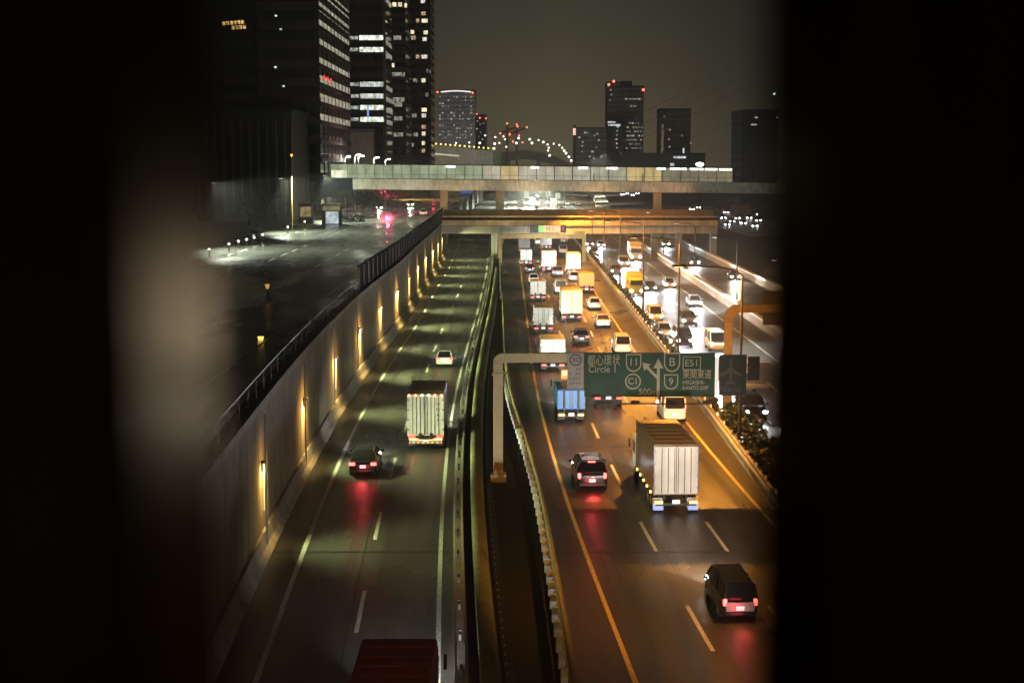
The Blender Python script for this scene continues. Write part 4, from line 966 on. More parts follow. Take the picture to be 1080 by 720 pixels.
b = MB(); b.box((0, 1.2, 1.9), (2.6, 2.2, 3.8), bev=.05); b.build('body', dark_wall, ko)
b = MB(); b.box((0, .05, 2.3), (2.1, .1, 1.9)); b.build('window', window_mat('shed_light', (1, .75, .3), .26, 1.2, .3), ko)
b = MB(); b.box((0, 1.1, 3.9), (3.0, 2.6, .16)); b.build('roof', steel_dark, ko)
for i, (px_, py_) in enumerate([(220.5, 263), (241.5, 257.5), (251.5, 254.5), (260, 252.5), (268, 250.5), (277, 247.5), (303.5, 239.5), (321.5, 233.8)]):
    p = G(px_, py_, STREET_Z + 1.0)
    t = thing('bollard_light', ['leftmost', 'second from left', 'third from left', 'fourth from left', 'fourth from right', 'third from right', 'second from right', 'rightmost'][i] + ' small bollard lamp in the row along the dark street', 'bollard lamp', (p.x, p.y, STREET_Z), 0, 'bollard lamps along the street')
    b = MB(); b.cyl((0, 0, 0), (0, 0, .9), .09, n=8); b.build('post', steel_dark, t)
    b = MB(); b.sph((0, 0, 1.0), .15, 10); b.build('lamp', mat('bollard_lamp', (.8, .8, .7), .3, emit=(1, .9, .7), es=6), t)
for i, (px_, py_, Y, em) in enumerate([(275, 358, 100, 1.6), (282, 302, 130, .5), (307.5, 164, 250, 2.0)]):
    zz = PY(px_, py_, Y)
    t = thing('street_lantern', ['near amber lantern on a short post beside the wet street', 'blurred amber lantern farther along the wet street', 'orange lamp on a tall pole before the finned building'][i], 'lantern', (zz.x, Y, STREET_Z))
    h = zz.z - STREET_Z
    b = MB(); b.cyl((0, 0, 0), (0, 0, max(h - .2, .2)), .07, n=8); b.build('post', steel_dark if i < 2 else ochre, t)
    b = MB(); b.cyl((0, 0, h - .22), (0, 0, h + .2), .10, .22, 10); b.build('lamp', mat(f'lantern_{["near","mid","pole"][i]}', (.6, .4, .1), .4, emit=(1, .62, .14), es=em), t)
# wet street: lamps over it (their streaks come from the wet surface itself)
for i, (x_, y_, h_, en, cl) in enumerate([(-42.2, 250, 9, 40000, (.90, 1, .76)), (-43.4, 200, 9, 34000, (.92, 1, .78)), (-41.2, 300, 9, 50000, (.88, 1, .74)), (-44.6, 140, 8, 3600, (1, .68, .36)), (-38, 470, 8, 36000, (1, .58, .16))]):
    street_lamp((x_, y_, STREET_Z), 3.6, h_, ['pale street lamp on the kerb nearest the kiosk', 'pale street lamp nearer the camera on the dark kerb', 'pale street lamp just before the covered footbridge', 'amber street lamp nearest the camera on the left kerb', 'amber street lamp beyond the covered footbridge'][i], lamp_glow_w if i < 3 else lamp_glow, cl, en, 'lamps of the upper street', 140, aim=(.85, 0, -1))
def tree(loc, h, r, label, n=900, m=None, grp='trees by the upper street'):
    t = thing('street_tree', label, 'tree', loc, 0, grp)
    b = MB(); b.cyl((0, 0, 0), (.1, 0, h * .5), .22, .13, 8)
    for k in range(5):
        a = k * 1.26; b.cyl((.08, 0, h * (.36 + .03 * k)), (math.cos(a) * r * .6, math.sin(a) * r * .6, h * (.62 + .05 * k)), .09, .04, 6)
    b.build('trunk', bark, t)
    cl = [Vector((random.gauss(0, r * .45), random.gauss(0, r * .45), h * .68 + random.gauss(0, h * .13))) for _ in range(14)]
    def fn():
        c = random.choice(cl); v = Vector((random.gauss(0, 1), random.gauss(0, 1), random.gauss(0, .8))); return c + v * r * .22
    b = MB(); leaves(b, n, fn, .26); b.build('crown', m or leaf_m, t)
for i, (px_, Y, h, r) in enumerate([(433, 500, 8, 4.2), (452, 520, 8.5, 4.6), (383, 330, 6, 3), (396, 352, 7, 3.2), (290, 300, 6.5, 3.5), (262, 280, 6, 3.2)]):
    tree((PY(px_, 210, Y).x, Y, STREET_Z), h, r, ['amber lit street tree beyond the footbridge, left one', 'amber lit street tree beyond the footbridge, right one', 'dark tree under the footbridge nearest the blue board', 'dark tree under the footbridge with a pale pole beside it', 'dark tree before the finned building, right one', 'dark tree before the finned building, left one'][i])
hb = thing('street_hedge', 'low green hedge between the kiosk and the wet street', 'hedge', (PY(368, 225, 300).x, 296, STREET_Z))
b = MB(); leaves(b, 900, lambda: (random.uniform(-2.5, 3.5), random.uniform(-1, 1), random.uniform(.1, 1.4)), .2); b.build('foliage', leaf_m, hb)
b = MB()
for k in range(6): b.cyl((-2 + k, 0, 0), (-2 + k, 0, .9), .04, n=5)
tag(b.build('stems', bark, hb), kind='stuff')
# ------------------------------------------------------------------ vehicles
def wheels(t, hw, ys, r=.33, wd=.24):
    for y in ys:
        for s_ in (-1, 1):
            b = MB(); b.cyl((s_ * (hw - wd), y, r), (s_ * hw, y, r), r, n=20); wo = b.build('wheel', rubber, t, smooth=False)
            b = MB(); b.cyl((s_ * (hw - .02), y, r), (s_ * (hw + .012), y, r), r * .62, n=14); b.build('rim', rim_m, wo)

KIND = {  # length, width, height, belt height, bonnet, [cabin stations: y, half width base, half width top, z top]
    'sedan': dict(L=4.65, W=1.78, H=1.44, belt=.94, hood=.80, cab=[(-1.62, .78, .74, .97), (-.95, .78, .58, 1.38), (.25, .79, .59, 1.44), (.62, .79, .60, 1.40), (1.30, .77, .74, .96)]),
    'hatchback': dict(L=4.0, W=1.70, H=1.52, belt=.98, hood=.88, cab=[(-1.96, .74, .70, 1.02), (-1.62, .75, .58, 1.46), (.25, .76, .58, 1.52), (.60, .76, .58, 1.48), (1.30, .73, .70, .98)]),
    'minivan': dict(L=4.7, W=1.74, H=1.86, belt=1.08, hood=1.0, cab=[(-2.30, .78, .76, 1.12), (-2.16, .79, .66, 1.80), (.60, .79, .67, 1.86), (1.0, .79, .67, 1.80), (1.85, .76, .74, 1.08)]),
    'suv': dict(L=4.72, W=1.88, H=1.74, belt=1.08, hood=1.0, cab=[(-2.22, .82, .78, 1.12), (-1.85, .83, .66, 1.66), (.15, .84, .67, 1.73), (.55, .84, .67, 1.68), (1.25, .80, .78, 1.08)]),
    'van': dict(L=4.7, W=1.76, H=1.96, belt=1.12, hood=1.05, cab=[(-2.33, .80, .79, 1.14), (-2.27, .81, .73, 1.90), (1.2, .81, .73, 1.95), (1.5, .81, .73, 1.88), (2.05, .78, .76, 1.10)]),
}
def car(kind, paint, loc, label, oncoming=False, group=None, plate=True, tail=None, head=None, beam=1.0, name='car', cat='car', rails=False, brake=False, rz=0., detail=True):
    K = KIND[kind]; L_, W_, H_ = K['L'], K['W'], K['H']; hw = W_ / 2; hl = L_ / 2; bz_ = K['belt']; hz = K['hood']
    t = thing(name, label, cat, loc, (math.pi if oncoming else 0) + rz, group)
    def ringb(y, w_, zb, zt):
        return [(-w_ * .90, y, zb), (-w_, y, zb + .14), (-w_ * 1.0, y, zb + (zt - zb) * .62), (-w_ * .965, y, zt - .06), (-w_ * .86, y, zt),
                (w_ * .86, y, zt), (w_ * .965, y, zt - .06), (w_, y, zb + (zt - zb) * .62), (w_, y, zb + .14), (w_ * .90, y, zb)]
    b = MB()
    b.loft([ringb(-hl, hw * .84, .36, bz_ * .86), ringb(-hl + .05, hw * .92, .27, bz_ * .98), ringb(-hl + .35, hw * .985, .2, bz_ + .015), ringb(-.6, hw, .17, bz_), ringb(.7, hw, .17, bz_ - .01),
            ringb(hl - 1.15, hw * .99, .18, hz + .05), ringb(hl - .4, hw * .95, .2, hz - .10), ringb(hl - .06, hw * .86, .26, hz - .26), ringb(hl, hw * .76, .34, hz - .36)])
    b.build('body', paint, t, smooth=True, sub=2)
    def ringc(y, wb, wt, zt, zb, e=0.):
        return [(-wb - e, y, zb), (-wt - e - .012, y, zt - .10), (-wt * .88, y, zt + e), (wt * .88, y, zt + e), (wt + e + .012, y, zt - .10), (wb + e, y, zb)]
    cab = K['cab']
    b = MB(); b.loft([ringc(y, wb * hw / .9, wt * hw / .9, max(zt, bz_ + .04), bz_ - .06) for y, wb, wt, zt in cab]); b.build('cabin_glass', glass_car, t, smooth=False)
    b = MB()
    mid = [(c[0], c[2] * hw / .9, c[3]) for c in cab[1:-1]]
    b.loft([[(-wt * 1.0, y, zt - .075), (-wt * .88, y, zt + .022), (wt * .88, y, zt + .022), (wt * 1.0, y, zt - .075)] for y, wt, zt in mid]); b.build('roof', paint, t, smooth=False)
    for s_ in (-1, 1):
        for (a, c) in ((0, 1), (-1, -2)):
            ya, wa, za = cab[a][0], cab[a][1] * hw / .9, bz_ - .02
            yc, wc, zc = cab[c][0], cab[c][2] * hw / .9, cab[c][3] - .09
            b = MB(); b.tube([(s_ * (wa + .0), ya, za), (s_ * (wc + .012), yc, zc)], .055, 6); b.build('pillar', paint, t)
        if detail:
            ym = (cab[1][0] + cab[-2][0]) / 2
            b = MB(); b.tube([(s_ * (cab[2][1] * hw / .9), ym, bz_ - .02), (s_ * (cab[2][2] * hw / .9 + .015), ym, K['H'] - .10)], .045, 6); b.build('pillar', paint, t)
            b = MB(); b.box((s_ * (hw + .09), .95, bz_ + .08), (.2, .1, .15), bev=.03); b.build('mirror', paint, t)
        hT = .30 if kind in ('minivan', 'suv', 'van') else .16
        wT = .16 if kind in ('minivan', 'suv', 'van') else .34
        b = MB(); b.box((s_ * (hw * .84 - wT * .3), -hl + .03, bz_ * .86), (wT, .14, hT), bev=.025); b.build('tail_light', tail or (tail_m if not oncoming else tail_dim), t)
        b = MB(); b.sph((s_ * hw * .72, hl - .06, hz - .24), .14, 10, (1.25, .6, .8)); b.build('headlight', (head or head_m), t)
    b = MB(); b.box((0, -hl - .01, .42), (W_ * .82, .10, .2), bev=.04); b.build('rear_bumper', plastic if kind in ('suv',) else paint, t)
    b = MB(); b.box((0, -hl - .035, .66), (.36, .03, .19), bev=.01); b.build('licence_plate', plate_m, t)
    wheels(t, hw - .02, (-hl + .85, hl - .9))
    if rails:
        for s_ in (-1, 1):
            b = MB(); b.tube([(s_ * .56, cab[1][0] + .15, H_ - .04), (s_ * .58, cab[1][0] + .25, H_ + .05), (s_ * .58, cab[3][0] - .2, H_ + .05), (s_ * .57, cab[3][0], H_ - .02)], .022, 6); b.build('roof_rail', rim_m, t)
        for k in range(5):
            yy = cab[1][0] + .2 + k * (cab[3][0] - cab[1][0] - .5) / 4
            b = MB(); b.box((0, yy, H_ + .055), (1.12, .05, .03)); b.build('crossbar', rim_m, t)
    if brake:
        b = MB(); b.box((0, cab[0][0] + .30, H_ - .06), (.42, .06, .06)); b.build('brake_light', tail_m, t)
    if beam:
        spot('headlight_beam', (0, hl + .12, hz - .22), (0, 1, -.05), (10500 if oncoming else 7000) * beam, ((.92, .97, 1) if oncoming else (1, .97, .90)) if (head or head_m) is head_m else (1, .88, .66), 66, .9, .10, t)
    if not oncoming and loc[1] < 130:
        L = bpy.data.lights.new('tail_glow', 'POINT'); L.energy = 60 if brake else 26; L.color = (1, .05, .06); L.shadow_soft_size = .4
        lo = bpy.data.objects.new('tail_glow', L); C.objects.link(lo); lo.parent = t; lo.location = (0, -hl - .9, .45)
    return t

def truck(loc, label, L_=8.4, W_=2.36, H_=3.55, deck=1.0, side=None, rear=None, roof=None, cabp=None, oncoming=False, group=None, ribs=4, marks=0, hazard=False, lift=True, rz=0., beam=1., name='box_truck', cat='truck', tail=None, letters=None, bolts=True, open_roof=False, side_lights=False):
    side = side or box_white; rear = rear or side; roof = roof or side; cabp = cabp or p_white
    t = thing(name, label, cat, loc, (math.pi if oncoming else 0) + rz, group)
    hl, hw = L_ / 2, W_ / 2; cl = 1.9
    y0, y1 = -hl, hl - cl - .25
    bh = H_ - deck
    b = MB(); b.box((0, (y0 + y1) / 2, deck + bh / 2), (W_, y1 - y0, bh), bev=.05); cb = b.build('cargo_box', side, t)
    b = MB(); b.box((0, (y0 + y1) / 2, H_ + .012), (W_ - .16, y1 - y0 - .16, .03), bev=.01); b.build('roof_sheet', roof, cb)
    b = MB()
    for k in range(1, 7): b.box((0, y0 + (y1 - y0) * k / 7, H_ + .035), (W_ - .3, .05, .03))
    b.build('roof_seams', roof, cb)
    for s_ in (-1, 1):
        b = MB(); b.box((s_ * (hw / 2), y0 - .02, deck + bh / 2), (hw - .05, .05, bh - .14), bev=.012); d_ = b.build('rear_door', rear, t)
        for k in range(ribs // 2):
            b = MB(); b.cyl((s_ * (.10 + k * (hw - .2) / max(1, ribs // 2)), y0 - .065, deck + .12), (s_ * (.10 + k * (hw - .2) / max(1, ribs // 2)), y0 - .065, H_ - .14), .022, n=6); b.build('lock_rod', rod_dark if ribs > 4 else mat('rod_grey', (.28, .28, .27), .5, .4), d_)
        if bolts:
            for z_ in (.16, .40, .64, .88):
                b = MB(); b.box((s_ * (hw - .05), y0 - .055, deck + bh * z_), (.14, .05, .09)); b.build('hinge', mat('hinge_grey', (.22, .22, .22), .5, .4), d_)
        b = MB(); b.box((s_ * (hw - .04), y0 - .015, deck + bh / 2), (.08, .07, bh), bev=.01); b.build('corner_post', side, t)
        b = MB(); b.box((s_ * (hw - .30), y0 - .06, .62 if not hazard else .86), (.44, .08, .16), bev=.02); b.build('tail_light', tail or (tail_dim if not oncoming else tail_amber), t)
        b = MB(); b.box((s_ * (hw - .30), y0 + .55, .46), (.52, .03, .56)); b.build('mud_flap', p_white if side_lights else plastic, t)
        b = MB(); b.box((s_ * hw * .5, 0, deck - .16), (.14, L_ - .6, .24)); b.build('chassis_rail', steel_dark, t)
        b = MB(); b.box((s_ * (hw + .17), hl - .35, 2.05), (.1, .18, .52), bev=.03); b.build('mirror', plastic, t)
        b = MB(); b.sph((s_ * (hw - .34), hl + .02, .80), .17, 10, (1.3, .5, .8)); b.build('headlight', head_m, t)
        if side_lights:
            for k in range(5):
                b = MB(); b.box((s_ * (hw + .03), y0 + 1.0 + k * 1.5, deck - .02), (.07, .16, .12)); b.build('side_marker', mark_y, t)
    b = MB(); b.box((0, y0 - .05, .52), (W_ - .25, .09, .17), bev=.02); b.build('rear_bumper', plastic if not hazard else p_white, t)
    if hazard:
        b = MB()
        for k in range(7):
            b = MB(); b.box((-hw + .26 + k * .31, y0 - .10, .525), (.13, .02, .16)); b.build('hazard_stripe', hazard_o, t)
        for s_ in (-1, 1):
            b = MB(); b.box((s_ * (hw - .58), y0 - .065, .72), (.9, .03, .12)); b.build('amber_strip', tail_amber, t)
        b = MB(); b.box((0, y0 - .06, .70), (.36, .03, .2)); b.build('licence_plate', plate_m, t)
    else:
        b = MB(); b.box((0, y0 - .11, .66), (.42, .03, .22), bev=.01); b.build('licence_plate', plate_m, t)
    if lift:
        b = MB()
        for s_ in (-1, 1): b.box((s_ * .36, y0 - .1, deck - .02), (.2, .14, .42), bev=.03)
        b.box((0, y0 - .07, deck - .18), (1.0, .1, .1)); b.build('tail_lift', plastic, t)
    for k in range(marks):
        u_ = -hw + .14 + k * (W_ - .28) / (marks - 1)
        b = MB(); b.sph((u_, y0 - .05, H_ - .02), .075, 8); b.build('marker_light', mark_w if k in (2, 3) else mark_r, t)
    if letters:
        for k, ch in enumerate(letters):
            text_part('lettering', ch, .30, sign_ink, t, (hw * .68, y0 - .06, H_ - .62 - .36 * k), (R(90), 0, 0), .004)
    # cab
    b = MB()
    def rc(y, w_, zb, zt): return [(-w_, y, zb), (-w_, y, zt - .12), (-w_ + .12, y, zt), (w_ - .12, y, zt), (w_, y, zt - .12), (w_, y, zb)]
    b.loft([rc(hl - cl, hw - .04, .55, min(H_ - .5, 2.75)), rc(hl - .55, hw - .04, .5, min(H_ - .5, 2.75)), rc(hl - .2, hw - .06, .45, min(H_ - .75, 2.5)), rc(hl, hw - .08, .4, 1.55)]); cab = b.build('cab', cabp, t)
    b = MB(); b.loft([[(-hw + .16, hl - .155, min(H_ - .8, 2.42)), (hw - .16, hl - .155, min(H_ - .8, 2.42))], [(-hw + .16, hl + .01, 1.62), (hw - .16, hl + .01, 1.62)]], closed=False); b.build('windscreen', glass_car, cab)
    for s_ in (-1, 1):
        b = MB(); b.box((s_ * (hw - .035), hl - .95, 1.95), (.03, 1.0, .7)); b.build('side_window', glass_car, cab)
    b = MB(); b.box((0, hl + .03, .55), (W_ - .3, .1, .34), bev=.04); b.build('front_bumper', cabp, t)
    wheels(t, hw - .03, (-hl + 1.25, -hl + 2.4) if L_ > 7 else (-hl + 1.1,), .48, .30); wheels(t, hw - .05, (hl - 1.05,), .48, .28)
    if beam:
        spot('headlight_beam', (0, hl + .2, .85), (0, 1, -.04), (10500 if oncoming else 8000) * beam, (1, .97, .90), 66, .9, .12, t)
    return t

def lane_at(px, py, dy=0.):
    p = G(px, py); return (p.x, p.y + dy, 0.)
def yaw(f, y): return -math.atan((f(y + 6) - f(y - 6)) / 12)

# --- left carriageway, going away
p = lane_at(382, 503, 2.3); car('sedan', p_black, p, 'black saloon with glowing tail lights alone in the left lane near the wall', tail=tail_m, beam=.9, rz=yaw(LC, p[1]))
p = lane_at(468.5, 388, 2.3); car('hatchback', p_white, p, 'white hatchback ahead of the white box truck on the left carriageway', tail=tail_dim, beam=.9, rz=yaw(LC, p[1]))
p = lane_at(448.5, 474, 4.2); truck(p, 'white box truck with a row of roof marker lights on the left carriageway', L_=8.6, W_=2.42, H_=3.7, deck=.95, rear=door_white, roof=box_roof, marks=6, hazard=True, ribs=8, letters='UNAS', rz=yaw(LC, p[1]))
xr = PY(421, 690, 47).x
truck((xr, 45.2, 0), 'dull red truck roof entering the picture at the bottom edge', L_=8.6, W_=2.46, H_=3.45, side=p_red, roof=p_red, cabp=p_red, rz=.0, beam=1.0)
# --- right carriageway, going away
def rcar(kind, paint, px, py, label, **k):
    p = lane_at(px, py, 2.3); k.setdefault('beam', .8); return car(kind, paint, p, label, rz=yaw(RA, p[1]), **k)
def rtruck(px, py, label, **k):
    L_ = k.get('L_', 8.4); p = lane_at(px, py, L_ / 2); k.setdefault('beam', .8); return truck(p, label, rz=yaw(RA, p[1]), **k)
rcar('suv', p_black, 623, 518, 'black off-roader with roof rails and red lamps beside the big white truck', rails=True, brake=True)
mv = rcar('minivan', p_black, 778, 657, 'black minivan with a tailgate painted pale as if lit, nearest vehicle at lower right', name='minivan', beam=.8); mv.scale = (.93, .93, .93)
q = MB(); q.loft([[(-.62, -2.375, .50), (.62, -2.375, .50), (.66, -2.40, .92), (-.66, -2.40, .92)], [(-.62, -2.30, .50), (.62, -2.30, .50), (.66, -2.30, .92), (-.66, -2.30, .92)]]); q.build('tailgate', p_silver, mv)  # silver panel on the black body, headlight glow put into its colour
car('sedan', p_grey, (9.6, 43.5, 0), 'unseen grey saloon added behind the black minivan for its headlight beam', beam=.4, rz=yaw(RA, 50))  # car out of view, added so its beam lights the minivan's rear
b = rtruck(709, 541, 'big white winged box truck with flank painted brown like a reflection and blue mud flaps', L_=10.2, W_=2.48, H_=3.75, deck=1.0, side=box_reflect, rear=door_white, roof=box_roof, ribs=6, lift=False, side_lights=True, tail=tail_amber)
for s_ in (-1, 1):
    q = MB(); q.box((s_ * .95, -5.0, .34), (.56, .06, .36)); q.build('blue_lamp', mat('blue_flap', (.3, .4, .9), .4, emit=(.35, .5, 1), es=.5), b)
bt = rtruck(601.5, 446, 'blue flat-bed lorry with an orange beacon board, left of the green sign', L_=6.4, W_=2.0, H_=2.45, side=p_blue, rear=p_blue, roof=p_blue, cabp=p_blue, ribs=4, lift=False, tail=tail_amber, name='blue_lorry')
q = MB(); q.box((0, 1.3, 2.95), (1.0, .3, .7), bev=.05); q.build('beacon_board', beacon_m, bt)
for s_ in (-1, 1):
    q = MB(); q.box((s_ * .52, -3.30, 1.75), (.15, .08, 1.3), bev=.02); q.build('door_bar', plastic, bt)
q = MB(); q.box((0, 1.3, 2.55), (.1, .1, .3)); q.build('beacon_post', plastic, bt)
rtruck(641, 428, 'white box truck partly hidden behind the green sign', L_=6.6, W_=2.3, H_=3.0, ribs=6)
rcar('van', box_cream, 711, 446, 'cream van just ahead of the big winged truck', name='van', cat='van', plate=True)
rtruck(583, 392, 'white box truck crossed by the sign arm, near the orange edge line', L_=6.4, W_=2.2, H_=2.95, roof=box_cream)
rcar('hatchback', p_black, 613.5, 364, 'small black car with a white plate above the sign')
rcar('minivan', p_white, 657, 374, 'white car whose rear shows above the green sign, in the right lane', name='minivan', tail=tail_dim)
rtruck(573, 352, 'white square-backed truck just above the sign arm', L_=6.0, W_=2.15, H_=2.9, roof=box_roof)
rtruck(603, 339.5, 'tall cream container truck in the middle lane with dark underside', L_=9.5, W_=2.45, H_=3.7, side=box_cream, lift=False, bolts=False)
rcar('sedan', p_silver, 636.5, 346, 'silver saloon behind the tall cream container truck, right lane')
rcar('hatchback', p_white, 627.5, 327, 'white hatchback with dark rear glass following the tan lorry', tail=tail_dim)
rtruck(567.5, 318, 'small white truck in the left of the busy lanes, behind two cars', L_=6.0, W_=2.1, H_=2.8, ribs=4)
rcar('van', p_silver, 591.5, 310, 'silver van in the middle lane ahead of the tall cream truck', name='van', cat='van')
rtruck(618.5, 309.5, 'tan canvas-backed lorry with red lamps beside the dividing hedge', L_=6.2, W_=2.2, H_=2.9, side=p_tan, roof=p_tan, rear=p_tan, tail=tail_m)
rcar('hatchback', p_white, 563, 299.5, 'white hatchback second ahead of the small white truck', tail=tail_dim)
rcar('sedan', p_black, 558.5, 288, 'dark saloon behind the pale bluish truck, left lane', tail=tail_dim)
rtruck(555, 280.5, 'pale bluish truck in the left lane before the portal', L_=6.5, W_=2.1, H_=3.0, side=box_grey, rear=box_white)
rtruck(579, 287, 'tall cream truck in the middle lane before the portal', L_=9, W_=2.45, H_=3.7, side=box_cream, roof=box_grey)
rcar('hatchback', p_white, 605.5, 297, 'white small car squeezed between cream truck and tan lorry', tail=tail_dim)
rtruck(605, 290, 'tall narrow white truck in the right lane before the portal column', L_=8, W_=2.3, H_=3.6, ribs=8)
rcar('suv', p_grey, 588, 292, 'grey car tucked behind the tall cream truck by the portal', tail=tail_dim)
rtruck(553, 267, 'tall white truck in the left lane under the portal', L_=8, W_=2.35, H_=3.7)
rtruck(576, 263.5, 'grey-topped truck in the middle lane under the portal', L_=8, W_=2.4, H_=3.4, side=box_grey, rear=box_grey)
rcar('van', p_white, 594, 268, 'white van in the right lane under the portal', name='van', cat='van', tail=tail_dim)
rcar('minivan', p_white, 568, 258, 'white minivan farthest back in the left lane under the bridge', tail=tail_dim, name='minivan')
rcar('van', p_grey, 595, 256.5, 'dark blue-grey van farthest back under the message panel', name='van', cat='van', tail=tail_dim)
# --- beyond the road bridge: small in the photo
fars = [(549, 219, 'truck', 'white truck nearest the ochre pier, seen between the bridges'), (561, 216, 'truck', 'grey-white truck second from the ochre pier, between the bridges'), (572, 219, 'truck', 'white truck in the middle of the gap between the bridges'), (584, 218, 'truck', 'bluish white truck right of the middle between the bridges'), (592, 221, 'car', 'white car at the foot of the curved wall between the bridges'),
        (555, 208, 'truck', 'far white truck high up beside the ochre pier, between the bridges'), (567, 207, 'car', 'far small car high up between the bridges'), (578, 207, 'truck', 'far white truck just under the footbridge girder'), (588, 210, 'truck', 'far bluish truck left of the curved wall'), (566, 222, 'car', 'dark car low in the gap between the bridges'), (598, 215, 'car', 'small car touching the curved wall, between the bridges')]
for i, (px_, py_, k, lab) in enumerate(fars):
    p = G(px_, py_ + 1)
    if k == 'truck': t = truck((p.x, p.y, 0), lab, L_=7, W_=2.4, H_=3.5, side=(box_white, box_grey, box_cream)[i % 3], rear=box_white, beam=6, tail=tail_amber, bolts=False, ribs=2, lift=False)
    else: t = car('van' if i % 2 else 'hatchback', p_white if i != 9 else p_black, (p.x, p.y, 0), lab, beam=1.5, tail=tail_dim, detail=False)
for i, (px_, py_) in enumerate([(487, 219), (497, 212)]):
    p = G(px_, py_); car('minivan' if i else 'sedan', p_black, (p.x, p.y, 0), ['dark car with a white lamp on the far left road below the blue sign', 'dark minivan farther up the far left road below the blue sign'][i], beam=0, tail=tail_dim, detail=False)
# --- oncoming
def ocar(kind, paint, px, py, label, **k):
    p = lane_at(px, py, 2.2); k.setdefault('beam', .9); return car(kind, paint, p, label, oncoming=True, **k)
ocar('van', p_black, 722, 367, 'dark van with headlights on, nearest oncoming car above the sign', name='van', cat='van')
ocar('hatchback', p_white, 702, 357, 'white oncoming hatchback beside the dark van', head=head_warm)
ocar('suv', p_grey, 727.5, 345, 'grey oncoming off-roader in the middle lane, behind the dark van')
ocar('minivan', p_white, 692, 340, 'white oncoming minivan with dark red-tinted windscreen by the hedge', name='minivan', head=head_warm)
ocar('sedan', p_silver, 734, 324, 'silver oncoming saloon in the outer lane beneath the lit parapet')
ocar('hatchback', p_white, 707, 304.5, 'white oncoming hatchback in the outer lane, left of the silver saloon')
ocar('sedan', p_grey, 686.5, 307.5, 'grey oncoming saloon beside the yellow truck')
p = lane_at(671.5, 313, 3.2); truck(p, 'yellow oncoming truck with dark windscreen near the dividing hedge', oncoming=True, L_=6.2, W_=2.15, H_=3.1, side=p_yellow, cabp=p_yellow, roof=p_yellow, name='yellow_truck', beam=.9)
ocar('suv', p_grey, 650, 290.5, 'dark blue-grey oncoming car, left of the yellow truck')
ocar('van', p_white, 658.5, 282, 'white oncoming van behind the dark blue-grey car', name='van', cat='van')
p = lane_at(671, 275.5, 3.6); truck(p, 'ochre oncoming truck with white lamps, behind the yellow one', oncoming=True, L_=7, W_=2.3, H_=3.5, side=p_tan, cabp=p_white, roof=p_tan, beam=.9)
ocar('minivan', p_silver, 627, 270, 'silver oncoming minivan closest to the portal column', name='minivan')
ocar('sedan', p_white, 634, 261, 'white oncoming saloon right behind the silver minivan')
ocar('hatchback', p_black, 622, 260.5, 'black oncoming hatchback beside the portal column, farthest back', head=head_warm)
ocar('van', p_white, 757.5, 371, 'white oncoming van just left of the ochre column', name='van', cat='van')
ocar('sedan', p_silver, 787, 414, 'silver oncoming saloon seen right of the dark airport board')
ocar('suv', p_black, 797, 445, 'black oncoming car lowest at right beyond the dark shrubs')
ocar('minivan', p_grey, 760, 405, 'grey oncoming minivan hidden mostly behind the airport board', name='minivan', head=head_warm)
# --- upper street
for i, (kind, pm_, x_, y_, onc, lab) in enumerate([('sedan', p_black, -33, 372, True, 'oncoming car waiting under the covered footbridge on the upper street'), ('minivan', p_silver, -26.5, 392, True, 'oncoming minivan behind the waiting car on the upper street'),
        ('hatchback', p_white, -19.5, 330, False, 'white hatchback going away on the upper street beside the dark fence'), ('sedan', p_grey, -39.8, 232, False, 'grey parked saloon at the left kerb of the wet upper street')]):
    car(kind, pm_, (x_, y_, STREET_Z + .01), lab, oncoming=onc, beam=.25 if i < 3 else 0, tail=tail_m if i < 3 else mat('tail_unlit', (.25, .02, .02), .3), head=head_warm if i < 3 else mat('head_unlit', (.5, .5, .5), .2))
# --- ramp
ocar('van', p_white, 702.5, 261, 'white van with bluish lamps farthest up the ramp', name='van', cat='van')
ocar('suv', p_grey, 733, 281, 'grey car on the ramp between the two lit parapets')
ocar('hatchback', p_black, 776, 296, 'black car with warm lamps on the ramp, nearest of the ramp cars', head=head_warm)
# --- junction far right
jl = [('suv', p_black, 762, 232), ('sedan', p_white, 765, 225.5), ('van', p_black, 771, 236), ('hatchback', p_grey, 777, 232), ('sedan', p_black, 783, 237), ('minivan', p_grey, 789, 232), ('sedan', p_white, 795, 240), ('van', p_black, 799, 235), ('hatchback', p_black, 766, 239)]
jn = ['leftmost', 'second from left', 'third from left', 'middle left', 'middle', 'middle right', 'rightmost low', 'rightmost high', 'lower left']
for (k, m_, px_, py_), w_ in zip(jl, jn):
    p = G(px_, py_); car(k, m_, (p.x, p.y, 0), f'{w_} car of the waiting headlight cluster at the far right junction', oncoming=True, beam=0, detail=False)
p = G(786, 229); truck((p.x, p.y + 4, 0), 'dull brown container truck standing side-on at the far right junction', oncoming=True, L_=9, W_=2.5, H_=4.0, side=mat('container_brown', (.22, .17, .11), .7), cabp=p_grey, rz=R(78), beam=0, lift=False)
for k in range(3): p = G(776 + 12 * k, 224); q = None
for i, (px_, py_) in enumerate([(729, 222), (736, 221)]):
    p = G(px_, py_); car('van' if i else 'sedan', p_white, (p.x, p.y, 0), ['white car with lamps on, under the right pier of the footbridge', 'white van with lamps on, right of the footbridge pier'][i], oncoming=True, beam=0, detail=False)
ol = [(656, 204.5), (661, 204), (667, 205), (672, 204)]
for i, (px_, py_) in enumerate(ol):
    p = G(px_, py_ + 1.6); car(('sedan', 'van')[i % 2], p_white, (p.x, p.y, 0), ['leftmost', 'second from left', 'second from right', 'rightmost'][i] + ' in the row of far oncoming cars just below the footbridge girder', oncoming=True, beam=0, detail=False)

